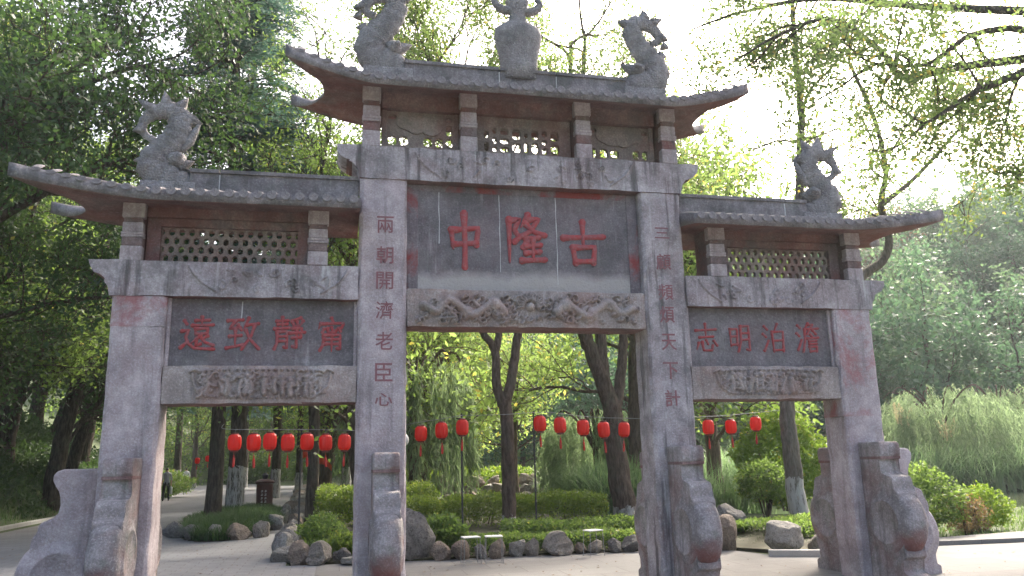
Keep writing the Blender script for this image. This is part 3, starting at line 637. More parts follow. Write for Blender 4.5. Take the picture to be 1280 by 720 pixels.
# cloud panels either side of the middle screen
def cloud_panel(x0, x1, z0, z1, seed):
    """carved cloud plate pierced along its foot and at the upper corners, swelling in the middle"""
    W = x1-x0; cw = [0.0, 0.17, 0.34, 0.52, 0.70, 0.86, 1.0]; rz = [0.0, 0.17, 0.46, 0.78, 0.95]; cells = []
    holes = {(0, 1), (1, 1), (3, 1), (4, 1), (5, 1), (0, 3), (5, 3), (5, 2)} if seed == 1 else {(0, 1), (1, 1), (2, 1), (4, 1), (5, 1), (0, 3), (5, 3)}
    for a in range(6):
        for b2 in range(4):
            c = (x0+W*cw[a], x0+W*cw[a+1], z0+(z1-z0)*rz[b2], z0+(z1-z0)*rz[b2+1])
            if (a, b2) in holes: cells.append(c + (0.016,))
            else: cells.append(c + (None,))
    cells.append((x0, x1, z0+(z1-z0)*0.95, z1, None))
    me = rect_screen(0, 0, 0, 0, cells, 0.22, 0.28, M['soffit_lat'])
    bm = bmesh.new(); bm.from_mesh(me)
    for k in range(7):                       # overlapping cloud lobes carved in relief
        r = random.Random(seed*10+k); cx = x0+W*(0.28+0.075*k); cz = z0+(z1-z0)*(0.70+0.06*math.sin(k*2.1+seed)); q = 0.10+0.04*r.random()
        prism(bm, [(cx+q*math.cos(t), min(z1-0.004, cz+q*0.85*math.sin(t))) for t in np.linspace(0, 2*math.pi, 14, endpoint=False)], 'y', 0.196-0.003*k, 0.223)
    return bm_mesh('cloud_panel', bm, M['soffit_lat'])
for s, xa, xb, sd in ((-1, -1.80, -0.92, 1), (1, 0.93, 1.82, 2)):
    c = gpart('cloud_panel', cloud_panel(xa, xb, CLT+0.0, 6.09, sd))
    gbox('screen_frame', M['soffit'], c, xa-0.07, xb+0.065, 0.14, 0.36, 6.092, 6.33)
    gbox('screen_frame', M['soffit_lat'], c, xa-0.06, xa-0.0, 0.19, 0.31, CLT+0.003, 6.09); gbox('screen_frame', M['soffit_lat'], c, xb+0.0, xb+0.06, 0.19, 0.31, CLT+0.003, 6.09)

def roof_half(xin, xst, xend, xtip, zb, zt, rise, sof, h, e, n=34, m=17):
    s = np.linspace(0, 1, n); t = np.linspace(-1, 1, m); S, T = np.meshgrid(s, t, indexing='ij')
    xo = xend + (xtip-xend)*np.abs(T)**2.2; X = xin + (xo-xin)*S
    a = np.clip((X-xst)/(xtip-xst), 0, 1)**1.35; w = np.abs(T)**2
    dz = rise*a*w; Yv = YC + T*e*(1+0.03*a)
    Zb = zb + dz + sof*np.clip((1-np.abs(T))/0.6, 0, 1) - 0.03*a*w
    Zt = np.maximum(zt + dz + h*np.minimum(1-np.abs(T), (xo-X)/e), Zb+0.04)
    return X, Yv, Zb, Zt
def roof_np(sgns, args):
    Vs, Fs, mi, off = [], [], [], 0
    for sg in sgns:
        X, Yv, Zb, Zt = roof_half(**args); n, m = X.shape; N = n*m
        V = np.concatenate([np.stack([sg*X, Yv, Zb], -1).reshape(-1, 3), np.stack([sg*X, Yv, Zt], -1).reshape(-1, 3)])
        i = np.arange(n-1)[:, None]; j = np.arange(m-1)[None, :]
        q = np.stack([i*m+j, i*m+j+1, (i+1)*m+j+1, (i+1)*m+j], -1).reshape(-1, 4)
        ed = []
        for k in range(n-1):
            ed.append((k*m, (k+1)*m, N+(k+1)*m, N+k*m)); ed.append((k*m+m-1, N+k*m+m-1, N+(k+1)*m+m-1, (k+1)*m+m-1))
        for k in range(m-1):
            ed.append(((n-1)*m+k, (n-1)*m+k+1, N+(n-1)*m+k+1, N+(n-1)*m+k))
            if len(sgns) == 1: ed.append((k, N+k, N+k+1, k+1))
        F = np.concatenate([q, q+N, np.array(ed)]); Vs.append(V); Fs.append(F+off); off += len(V)
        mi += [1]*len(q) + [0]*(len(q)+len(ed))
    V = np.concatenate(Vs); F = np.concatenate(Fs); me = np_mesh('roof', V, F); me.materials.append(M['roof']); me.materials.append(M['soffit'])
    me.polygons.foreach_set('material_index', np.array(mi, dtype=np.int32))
    bm = bmesh.new(); bm.from_mesh(me); bmesh.ops.remove_doubles(bm, verts=bm.verts, dist=1e-5); bmesh.ops.recalc_face_normals(bm, faces=bm.faces); bm.to_mesh(me); bm.free()
    return me
def tile_mesh(L, h, r=0.056):
    """half-round tile row from the eave (origin) up to the ridge"""
    bm = bmesh.new(); k = 7; rings = []
    for (y, z) in ((-0.012, 0.0), (L, h)):
        rings.append([bm.verts.new((r*math.cos(math.pi*i/(k-1)), y, z + r*0.75*math.sin(math.pi*i/(k-1)) - 0.014)) for i in range(k)])
    for i in range(k-1): bm.faces.new((rings[0][i], rings[0][i+1], rings[1][i+1], rings[1][i]))
    bm.faces.new(rings[0]); bm.faces.new(rings[1][::-1])
    A0 = [bm.verts.new((0.052*math.cos(2*math.pi*i/10), -0.028, -0.018+0.052*math.sin(2*math.pi*i/10))) for i in range(10)]; B0 = [bm.verts.new((v.co.x, 0.02, v.co.z)) for v in A0]
    bm.faces.new(A0)
    for i in range(10): bm.faces.new((A0[i], A0[(i+1) % 10], B0[(i+1) % 10], B0[i]))
    return bm_mesh('roof_tile', bm, M['roof'])
SIDE = dict(xin=I1, xst=4.45, xend=5.30, xtip=5.88, zb=4.54, zt=4.665, rise=0.225, sof=0.075, h=0.20, e=0.66)
CENT = dict(xin=0.0, xst=1.95, xend=2.60, xtip=3.05, zb=6.145, zt=6.27, rise=0.30, sof=0.16, h=0.22, e=0.66)
def tiles(roof, A, sgns, pitch=0.155):
    e, h = A['e'], A['h']; tm = tile_mesh(e-0.06, h*0.95)
    for sg in sgns:
        n = int((A['xtip']-0.06-A['xin'])/pitch)
        for k in range(n):
            x = A['xin'] + (k+0.5)*pitch
            if len(sgns) == 2 and x < pitch*0.25: continue
            a = max(0.0, min(1.0, (x-A['xst'])/(A['xtip']-A['xst'])))**1.35; dz = A['rise']*a
            # the row is cut short where the hip ridge crosses it
            f = 1.0 if x < A['xend']-e else max(0.12, 1-(x-(A['xend']-e))/(e+(A['xtip']-A['xend'])))
            for fr in (-1, 1):
                if fr > 0 and x > A['xend']-0.45: continue
                o = gpart('roof_tile', tm, parent=roof, loc=(sg*x, YC+fr*e*(1+0.03*a), A['zt']+dz))
                o.rotation_euler = (0, 0, 0 if fr < 0 else math.pi); o.scale = (1, f, 1 if f > 0.95 else max(0.25, f*0.9))
                if dz > 0: o.scale = (1, f, f*0.5+0.3)
def ridge_blocks(roof, xs, z0, z1, hw):
    for i, (a, b2) in enumerate(zip(xs[:-1], xs[1:])):
        bm = bmesh.new(); box(bm, a+0.006, b2-0.006, YC-hw, YC+hw, z0, z1, 0.015); box(bm, a+0.006, b2-0.006, YC-hw-0.025, YC+hw+0.025, z1-0.045, z1+0.004, 0.008)
        gpart('ridge_block', bm_mesh('ridge_block', bm, M['roof']), parent=roof)
        if i: 
            bm = bmesh.new(); box(bm, a-0.0065, a+0.0065, YC-hw-0.004, YC+hw+0.004, z0, z1-0.06); gpart('ridge_joint', bm_mesh('ridge_joint', bm, M['mortar']), parent=roof)
def blob(bm, c, r, flat=(1, 1, 1)):
    res = bmesh.ops.create_icosphere(bm, subdivisions=2, radius=1.0)
    for v in res['verts']: v.co = Vector((c[0]+v.co.x*r*flat[0], c[1]+v.co.y*r*flat[1], c[2]+v.co.z*r*flat[2]))
def sweep(bm, pts, rad, flat, n=10):
    P = smooth_path([(p[0], p[1], r) for p, r in zip(pts, rad)], 5)
    T = np.gradient(P[:, :2], axis=0); T /= np.linalg.norm(T, axis=1)[:, None]+1e-9; Nn = np.stack([-T[:, 1], T[:, 0]], -1); rings = []
    for k in range(len(P)):
        r = P[k, 2]*(1+0.07*math.sin(k*1.9)); ring = []
        for i in range(n):
            a = 2*math.pi*i/n; o = Nn[k]*r*math.cos(a)
            ring.append(bm.verts.new((P[k, 0]+o[0], r*flat*math.sin(a), P[k, 1]+o[1])))
        rings.append(ring)
    for A_, B_ in zip(rings[:-1], rings[1:]):
        for i in range(n): bm.faces.new((A_[i], A_[(i+1) % n], B_[(i+1) % n], B_[i]))
    bm.faces.new(rings[0][::-1]); bm.faces.new(rings[-1])
def spike(bm, base, tip, w, th):
    b0, t0 = np.array(base), np.array(tip); d = t0-b0; L = np.linalg.norm(d); d = d/L; nn = np.array([-d[1], d[0]])
    c = [b0-nn*w-d*w*.6, b0+nn*w-d*w*.6]; mid = [b0+d*L*.45-nn*w*.55, b0+d*L*.45+nn*w*.55]
    A_ = [c[0], c[1], mid[1], t0, mid[0]]
    f = [bm.verts.new((p[0], -th*(1 if i < 2 else (.7 if i != 3 else .25)), p[1])) for i, p in enumerate(A_)]; g = [bm.verts.new((p[0], th*(1 if i < 2 else (.7 if i != 3 else .25)), p[1])) for i, p in enumerate(A_)]
    bm.faces.new(f); bm.faces.new(g[::-1])
    for i in range(5): bm.faces.new((f[i], g[i], g[(i+1) % 5], f[(i+1) % 5]))
def beast_mesh(kind, sg, k=1.0):
    """dragon-fish ridge ornament: head biting the ridge, S-shaped scaled body, curled finned tail"""
    bm = bmesh.new()
    if kind == 0:
        pts = [(0.40, 0.04), (0.20, 0.10), (0.0, 0.17), (-0.10, 0.30), (-0.02, 0.46), (0.08, 0.60), (0.15, 0.74), (0.15, 0.90), (0.06, 0.99), (-0.07, 0.99), (-0.19, 0.92), (-0.26, 0.82), (-0.26, 0.72), (-0.19, 0.64), (-0.06, 0.58)]
        rad = [0.08, 0.14, 0.20, 0.20, 0.175, 0.155, 0.15, 0.14, 0.125, 0.105, 0.08, 0.06, 0.05, 0.045, 0.04]
        sweep(bm, pts, rad, 0.62, 14)
        sp = (((-0.15, 1.00), (-0.35, 1.13), .075), ((0.0, 1.08), (-0.04, 1.26), .08), ((0.15, 1.05), (0.24, 1.19), .075), ((0.26, 0.90), (0.42, 0.86), .10), ((-0.27, 0.74), (-0.37, 0.71), .06), ((-0.22, 0.34), (-0.33, 0.33), .06), ((-0.2, 0.2), (-0.31, 0.2), .06), ((0.22, .30), (.36, .36), .07))
        sweep(bm, [(0.20, 0.48), (0.30, 0.64), (0.38, 0.86)], [0.035, 0.06, 0.02], 0.9, 8)
    else:
        pts = [(0.36, 0.04), (0.16, 0.14), (-0.05, 0.22), (-0.12, 0.40), (-0.02, 0.58), (0.10, 0.74), (0.18, 0.92), (0.16, 1.06), (0.03, 1.12), (-0.12, 1.06), (-0.21, 0.95), (-0.19, 0.85), (-0.08, 0.80)]
        rad = [0.09, 0.18, 0.23, 0.21, 0.185, 0.165, 0.15, 0.135, 0.12, 0.095, 0.075, 0.06, 0.05]
        sweep(bm, pts, rad, 0.58, 14)
        sp = (((-0.14, 1.14), (-0.30, 1.22), .06), ((0.0, 1.22), (0.02, 1.34), .07), ((0.27, 1.08), (0.40, 1.12), .08), ((-0.26, 0.92), (-0.36, 0.88), .05), ((-0.22, 0.62), (-0.31, 0.62), .06), ((0.22, 0.36), (0.40, 0.44), .09), ((-.28, .78), (-.36, .76), .05))
    for b_, t_, w in sp: spike(bm, b_, t_, w, 0.06)
    blob(bm, (0.15, 0, 0.36), 0.12, (1, 1.2, 0.9))
    for e in (-1, 1):
        blob(bm, (0.20, e*0.115, 0.385), 0.042)
        for i in range(4): sweep(bm, [(-0.17+0.10*i, 0.06), (-0.10+0.10*i, 0.18+0.05*(i % 2)), (0.02+0.10*i, 0.22), (0.05+0.1*i, 0.10)], [0.018, 0.03, 0.03, 0.016], 0.9, 6)
    box(bm, -0.22, 0.40, -0.12, 0.12, -0.12, 0.06, 0.02)
    bmesh.ops.recalc_face_normals(bm, faces=bm.faces)
    bmesh.ops.subdivide_edges(bm, edges=[e for e in bm.edges if e.calc_length() > 0.03], cuts=1, use_grid_fill=True)
    bm.normal_update()
    for v in bm.verts:                       # carved scales and swirls
        c = v.co; g = math.sin(c.x*46+c.z*22)*math.sin(c.z*46-c.x*22) + 0.7*math.sin(c.z*27+6*math.sin(c.x*9))
        v.co = c + v.normal*0.0045*g
    for v in bm.verts: v.co = Vector((v.co.x*sg*k, v.co.y, v.co.z*k))
    return bm_mesh('ridge_beast', bm, M['beast'], True)
for s in (-1, 1):
    rf = gpart('roof', roof_np([s], SIDE)); tiles(rf, SIDE, [s])
    xs = sorted([s*I1, s*3.80, s*4.15]); ridge_blocks(rf, xs, 4.74, 5.13, 0.085)
    gpart('ridge_beast', beast_mesh(0, -s), parent=rf, loc=(s*4.47, YC, 4.90))
rf = gpart('roof', roof_np([-1, 1], CENT)); tiles(rf, CENT, [-1, 1])
ridge_blocks(rf, [-1.58, -0.30, 0.50, 1.52], 6.35, 6.80, 0.09)
for s in (-1, 1): gpart('ridge_beast', beast_mesh(1, -s, 1.0 if s > 0 else 1.04), parent=rf, loc=(s*1.88, YC, 6.62))
# central finial: squat vase with flared scroll arms
bm = bmesh.new(); prof = [(0.26, -0.14), (0.26, 0.10), (0.27, 0.22), (0.31, 0.38), (0.335, 0.52), (0.32, 0.62), (0.22, 0.70), (0.13, 0.76), (0.115, 0.86), (0.14, 0.98), (0.17, 1.06), (0.12, 1.16), (0.03, 1.26)]
rings = []
for r, z in prof: rings.append([bm.verts.new((r*math.copysign(abs(math.cos(t))**0.8, math.cos(t)), r*0.55*math.copysign(abs(math.sin(t))**0.8, math.sin(t)), z)) for t in np.linspace(0, 2*math.pi, 20, endpoint=False)])
for A_, B_ in zip(rings[:-1], rings[1:]):
    for i in range(20): bm.faces.new((A_[i], A_[(i+1) % 20], B_[(i+1) % 20], B_[i]))
bm.faces.new(rings[0][::-1]); bm.faces.new(rings[-1])
for s in (-1, 1): sweep(bm, [(s*0.08, 0.93), (s*0.20, 0.93), (s*0.29, 0.99), (s*0.33, 1.08), (s*0.27, 1.13)], [0.07, 0.065, 0.055, 0.045, 0.03], 0.9, 8)
gpart('ridge_finial', bm_mesh('ridge_finial', bm, M['beast'], True), parent=rf, loc=(-0.005, YC, 6.81))

# ---- drum stones buttressing the pillars
def drum_parts(side=False):
    th = 0.145
    top = [(0, 1.72), (0.40, 1.72), (0.44, 1.69), (0.45, 1.63), (0.44, 1.55), (0.41, 1.52), (0.385, 1.49), (0.385, 1.33), (0.45, 1.30), (0.57, 1.29), (0.60, 1.24), (0.60, 1.13), (0.66, 1.08), (0.66, 0.40), (0.69, 0.385), (0.69, 0.33), (0.62, 0.30), (0.60, 0.16), (0.64, 0.13), (0.72, 0.12), (0.72, -0.1), (0, -0.1)]
    if side: top = [(0, 1.62), (0.36, 1.62), (0.42, 1.60), (0.455, 1.555), (0.455, 1.50), (0.42, 1.44), (0.385, 1.39), (0.355, 1.33), (0.345, 1.24), (0.36, 1.16), (0.41, 1.11), (0.49, 1.09), (0.545, 1.06), (0.565, 1.00), (0.55, 0.965), (0.60, 0.93), (0.62, 0.88), (0.60, 0.83), (0.62, 0.78), (0.62, 0.12), (0.70, 0.10), (0.70, -0.1), (0, -0.1)]
    bm = bmesh.new(); prism(bm, top, 'y', -th, th)
    bmesh.ops.bevel(bm, geom=[e for e in bm.edges], offset=0.012, segments=1, affect='EDGES')
    body = bm_mesh('drum_stone', bm, M['stone'] if side else M['stone_drum'])
    bm = bmesh.new(); prof = []; R, w = 0.44, 0.155; n = 40
    half = [(0.0, w+0.012), (0.24, w+0.012), (0.25, w+0.022), (0.275, w+0.022), (0.285, w+0.006), (R-0.10, w), (R-0.045, w*0.90), (R-0.012, w*0.62), (R, 0.0)]
    ring = half + [(r, -y) for r, y in half[-2::-1]]; rs = []
    for r, y in ring: rs.append([bm.verts.new((max(r, 0.001)*math.cos(t), y, max(r, 0.001)*math.sin(t)*1.0)) for t in np.linspace(0, 2*math.pi, n, endpoint=False)])
    for A_, B_ in zip(rs[:-1], rs[1:]):
        for i in range(n): bm.faces.new((A_[i], A_[(i+1) % n], B_[(i+1) % n], B_[i]))
    for v in bm.verts: v.co = Vector((v.co.x+(0.33 if side else 0.385), v.co.y, v.co.z+(0.50 if side else 0.73)))
    disc = bm_mesh('drum', bm, M['stone'] if side else M['stone_red_low'], True)
    return body, disc
def low_red():
    m = M['stone_drum'].copy(); m.name = 'stone_with_red_foot'
    n = m.node_tree.nodes; l = m.node_tree.links; b = n['Principled BSDF']; src = b.inputs['Base Color'].links[0].from_socket
    tc = [x for x in n if x.type == 'TEX_COORD'][0]; sx = n.new('ShaderNodeSeparateXYZ'); l.new(tc.outputs['Object'], sx.inputs[0])
    nz = n.new('ShaderNodeTexNoise'); nz.inputs['Scale'].default_value = 5; nz.inputs['Detail'].default_value = 5; l.new(tc.outputs['Object'], nz.inputs['Vector'])
    a = n.new('ShaderNodeMath'); a.operation = 'MULTIPLY_ADD'; l.new(nz.outputs['Fac'], a.inputs[0]); a.inputs[1].default_value = 0.5; l.new(sx.outputs[2], a.inputs[2])
    r = n.new('ShaderNodeMapRange'); r.inputs[1].default_value = 0.98; r.inputs[2].default_value = 0.72; l.new(a.outputs[0], r.inputs[0])
    rx = n.new('ShaderNodeMapRange'); rx.inputs[1].default_value = 0.45; rx.inputs[2].default_value = 0.75; l.new(sx.outputs[0], rx.inputs[0])
    k = n.new('ShaderNodeMath'); k.operation = 'MULTIPLY'; l.new(r.outputs[0], k.inputs[0]); l.new(rx.outputs[0], k.inputs[1])
    k2 = n.new('ShaderNodeMath'); k2.operation = 'MULTIPLY'; l.new(k.outputs[0], k2.inputs[0]); k2.inputs[1].default_value = 0.8
    x = n.new('ShaderNodeMix'); x.data_type = 'RGBA'; l.new(k2.outputs[0], x.inputs[0]); l.new(src, x.inputs[6]); x.inputs[7].default_value = (0.22, 0.07, 0.06, 1)
    l.new(x.outputs[2], b.inputs['Base Color']); return m
M['stone_red_low'] = low_red()
dbody, ddisc = drum_parts(); sbody, sdisc = drum_parts(True)
bm = bmesh.new(); box(bm, 0.02, 0.428, -0.1485, 0.1485, 1.498, 1.535, 0.006); dband = bm_mesh('cap_band', bm, M['soffit'])
def place_drum(x, y, ang, sz=1.0, side=False):
    o = gpart('drum_stone', sbody if side else dbody, loc=(x, y-0.25, 0)); o.rotation_euler = (0, 0, ang); o.scale = (1, 1, sz)
    gpart('drum', sdisc if side else ddisc, parent=o)
    if not side: gpart('cap_band', dband, parent=o)
for x in (-4.545, -1.80, 1.845, 4.56):
    place_drum(x, 0.0, -math.pi/2); place_drum(x, DEP, math.pi/2, 0.97)
place_drum(-O1, 0.25, math.pi, 1.0, True); place_drum(O1, 0.25, 0, 1.01, True)

# ------------------------------------------------------------------ vegetation builders
def unit(v): return v/(np.linalg.norm(v, axis=-1, keepdims=True)+1e-9)
def leaves_np(P, rng, L, W, droop=0.3, jitter=0.35, D=None):
    """one folded rhombus per leaf"""
    n = len(P)
    a = unit(rng.normal(0, 1, (n, 3)) + np.array([0, 0, -droop])) if D is None else unit(D + rng.normal(0, jitter, (n, 3)))
    b = unit(np.cross(a, rng.normal(0, 1, (n, 3)))); nn = np.cross(a, b)
    l = L*rng.uniform(0.6, 1.3, (n, 1)); w = W*rng.uniform(0.65, 1.25, (n, 1))
    m = P + a*l*0.45 + nn*l*0.08
    V = np.stack([P, m + b*w/2, P + a*l, m - b*w/2], 1).reshape(-1, 3)
    return V, np.arange(n*4).reshape(-1, 4)
def grow(rng, p, d, L, r, lev, maxlev, tubes, twigs, spread=0.7, nch=(4, 6), up=0.15, wig=0.18, ratio=0.62):
    k = 6; pts = [np.array(p, float)]; d = unit(np.array(d, float)); dd = d.copy()
    for i in range(k):
        dd = unit(dd + rng.normal(0, wig, 3) + np.array([0, 0, up*0.3])); pts.append(pts[-1] + dd*L/k)
    pts = np.array(pts); r1 = r*0.45; rad = np.linspace(r, max(r1, 0.006), k+1)
    if r > 0.011: tubes.append((pts, rad, 8 if lev == 0 else (6 if lev == 1 else 4)))
    if lev >= maxlev: twigs.append(pts); return
    nc = rng.integers(nch[0], nch[1]+1)
    for c in range(nc):
        t = rng.uniform(0.3, 1.0) if c < nc-1 else 1.0
        i = min(int(t*k), k-1); q = pts[i] + (pts[i+1]-pts[i])*(t*k-i); dl = unit(pts[i+1]-pts[i])
        side = unit(rng.normal(0, 1, 3)); side = unit(side - dl*np.dot(side, dl))
        nd = unit(dl*(1-spread*0.55) + side*spread + np.array([0, 0, up]))
        grow(rng, q, nd, L*ratio*rng.uniform(0.75, 1.2), max(r*(1-0.5*t)*0.55, 0.012), lev+1, maxlev, tubes, twigs, spread, nch, up, wig, ratio)
def wood_mesh(name, tubes, mat):
    V, F = merge([tube_np(p, r, n) for p, r, n in tubes]); return np_mesh(name, V, F, mat, True)
def crown_mesh(name, twigs, rng, per, L, W, scatter, mat, droop=0.3):
    P = []
    for t in twigs:
        m = max(1, int(per*rng.uniform(0.5, 1.5))); f = rng.uniform(0.1, 1.0, m)*(len(t)-1); i = np.minimum(f.astype(int), len(t)-2)
        P.append(t[i] + (t[i+1]-t[i])*(f-i)[:, None] + rng.normal(0, scatter, (m, 3)))
    V, F = leaves_np(np.concatenate(P), rng, L, W, droop); return np_mesh(name, V, F, mat)
def trunk_base(tubes, p0, r):
    """flared root collar for the first trunk"""
    pts, rad, n = tubes[0]; rad = rad.copy(); rad[0] *= 1.45; tubes[0] = (pts, rad, 10)
def make_tree(name, label, cat, loc, rng, limbs, per, L, W, scatter, leafm, barkm, maxlev=3, spread=0.7, nch=(4, 6), up=0.15, twigL=2.2, group=None, from_t=0.35, nspawn=7, droop=0.3, ratio=0.62, gap=None):
    """limbs: list of (points, r0, r1, spawn?) in world coordinates; side branches grow from the spawning limbs"""
    root = empty(name, loc); tag(root, label, cat, group); o0 = np.array(loc, float)
    tubes, twigs = [], []
    for pts, r0, r1, sp in limbs:
        P = smooth_path(np.array(pts, float)-o0, 5); P = P + rng.normal(0, r0*0.06, P.shape)
        tubes.append((P, np.linspace(r0, r1, len(P)), 9))
        if not sp: continue
        for c in range(nspawn if sp is True else sp):
            t = rng.uniform(from_t, 1.0); f = t*(len(P)-1); i = min(int(f), len(P)-2); q = P[i]+(P[i+1]-P[i])*(f-i); dl = unit(P[i+1]-P[i])
            side = unit(rng.normal(0, 1, 3)); side = unit(side - dl*np.dot(side, dl))
            grow(rng, q, unit(dl*0.4+side*spread+np.array([0, 0, up])), twigL*rng.uniform(0.7, 1.3), max(r1*0.8, 0.03), 1, maxlev, tubes, twigs, spread, nch, up, ratio=ratio)
        grow(rng, P[-1], unit(P[-1]-P[-2]), twigL*1.1, r1*0.9, 1, maxlev, tubes, twigs, spread, nch, up, ratio=ratio)
    if gap: twigs = [t for t in twigs if not gap(t.mean(0)+o0)]
    p, r, n = tubes[0]; r = r.copy(); r[:2] *= np.array([1.35, 1.12])[:len(r[:2])]; tubes[0] = (p, r, 12)
    link('trunk', wood_mesh('trunk', tubes, barkm), root)
    link('crown', crown_mesh('crown', twigs, rng, per, L, W, scatter, leafm, droop), root)
    return root
def copy_tree(src, loc, rz, scl, label=None, group=None):
    c = src.copy(); COL.objects.link(c); c.location = loc; c.rotation_euler = (0, 0, rz); c.scale = (scl[0], scl[0], scl[1]) if isinstance(scl, tuple) else (scl,)*3
    if label: c['label'] = label
    if group: c['group'] = group
    for ch in src.children:
        k = ch.copy(); COL.objects.link(k); k.parent = c
    return c
def blades_np(P, rng, h, w, lean=0.5, seg=3):
    n = len(P); H = h*rng.uniform(0.6, 1.25, n); az = rng.uniform(0, 2*np.pi, n); ln = lean*rng.uniform(0.2, 1.3, n); t = np.linspace(0, 1, seg+1)
    dx = np.stack([np.cos(az), np.sin(az)], -1); side = np.stack([-np.sin(az), np.cos(az)], -1)
    V = np.zeros((n, seg+1, 2, 3))
    for k, tt in enumerate(t):
        r = ln*H*tt**2; z = H*(tt - 0.35*ln*tt**2); ww = w*(1-0.93*tt**1.4)/2
        for s, sg in enumerate((-1, 1)):
            V[:, k, s, 0] = P[:, 0] + dx[:, 0]*r + sg*side[:, 0]*ww; V[:, k, s, 1] = P[:, 1] + dx[:, 1]*r + sg*side[:, 1]*ww; V[:, k, s, 2] = P[:, 2] + z
    V = V.reshape(-1, 3); b = (np.arange(n)*(seg+1)*2)[:, None]
    F = np.concatenate([np.concatenate([b+2*k, b+2*k+1, b+2*k+3, b+2*k+2], 1) for k in range(seg)])
    return V, F
def blob_pts(rng, n, R, shell=0.55):
    d = unit(rng.normal(0, 1, (n, 3))); r = shell + (1-shell)*rng.uniform(0, 1, (n, 1))**0.6
    lump = 1 + 0.14*np.sin(d[:, :1]*5+1.3)*np.cos(d[:, 1:2]*6+.4) + 0.10*np.sin(d[:, 2:]*9)
    return d*r*lump*np.array(R)
def shrub(name, label, loc, R, n, L, W, leafm, seed, stems=5, cat='shrub', group=None, lift=0.0):
    rng = np.random.default_rng(seed); root = empty(name, loc); tag(root, label, cat, group)
    P = blob_pts(rng, n, R) + np.array([0, 0, R[2]*0.95+lift]); P = P[P[:, 2] > 0.03]
    V, F = leaves_np(P, rng, L, W, -0.1); link('foliage', np_mesh('foliage', V, F, leafm), root)
    tb = []
    for k in range(stems):
        a = rng.uniform(0, 6.28); p = np.array([[0.06*math.cos(a), 0.06*math.sin(a), -0.05], [R[0]*0.3*math.cos(a), R[1]*0.3*math.sin(a), (R[2]*0.9+lift)*0.6], [R[0]*0.6*math.cos(a), R[1]*0.6*math.sin(a), R[2]*1.3+lift]])
        tb.append((smooth_path(p, 4), np.linspace(0.028, 0.01, 9), 5))
    link('stem', wood_mesh('stem', tb, M['bark']), root); return root

# ------------------------------------------------------------------ trees behind the gateway
rg = np.random.default_rng(21)
make_tree('forked_tree', 'slender forked tree with dark bark rising from the low hedge behind the middle arch', 'tree', (1.71, 9.6, 0), rg,
    [([(1.71, 9.6, -0.1), (1.73, 9.6, 1.14), (1.71, 9.6, 2.47), (1.66, 9.6, 3.1)], 0.172, 0.155, 0),
     ([(1.62, 9.6, 2.9), (1.47, 9.55, 3.44), (1.43, 9.5, 4.23), (1.12, 9.4, 4.7), (0.70, 9.3, 5.6), (0.3, 9.2, 7.2), (-0.1, 9.2, 9.4)], 0.13, 0.04, True),
     ([(1.68, 9.6, 2.9), (1.88, 9.65, 3.63), (2.03, 9.7, 4.43), (2.1, 9.7, 5.1), (2.2, 9.8, 6.6), (1.7, 9.9, 8.6), (1.2, 9.9, 10.4)], 0.14, 0.05, True),
     ([(1.43, 9.5, 4.2), (1.57, 9.6, 4.83), (1.5, 9.7, 6.4), (0.9, 9.9, 8.2), (0.4, 10, 10.6)], 0.10, 0.04, True),
     ([(0.42, 10, 10.4), (0.3, 10, 11.3), (0.1, 10, 12.2)], 0.05, 0.03, 9)],
    42, 0.115, 0.058, 0.2, M['leaf_light'], M['bark_brown'], maxlev=3, twigL=2.0, nspawn=7, from_t=0.4, gap=lambda p: 8.3 < p[2] < 10.7 and p[0] > -0.9)
make_tree('leaning_tree', 'thick dark trunked tree leaning left behind the middle arch', 'tree', (5.35, 11.5, 0), rg,
    [([(5.38, 11.5, -0.1), (5.22, 11.5, 1.0), (5.13, 11.5, 2.3), (5.07, 11.5, 2.95), (4.83, 11.5, 3.83), (4.48, 11.5, 4.73), (4.3, 11.4, 5.2), (4.0, 11.3, 6.6), (3.9, 11.2, 8.6), (4.1, 11, 11.2), (4.2, 11, 13.6)], 0.33, 0.06, 7),
     ([(5.2, 11.5, 2.8), (5.46, 11.55, 4.06), (5.6, 11.6, 4.96), (5.8, 11.7, 6.2), (6.1, 11.9, 8.4), (6.0, 12, 11.5)], 0.17, 0.05, 6),
     ([(4.9, 11.5, 3.6), (4.88, 11.5, 4.73), (4.9, 11.6, 6.2), (5.1, 11.8, 8.5), (4.9, 12, 12), (5.0, 12, 14.5)], 0.19, 0.05, 6)],
    46, 0.115, 0.058, 0.26, M['leaf_over'], M['bark_brown'], maxlev=3, twigL=2.0, from_t=0.6, gap=lambda p: 8.9 < p[2] < 11.6 and p[0] < 5.9)
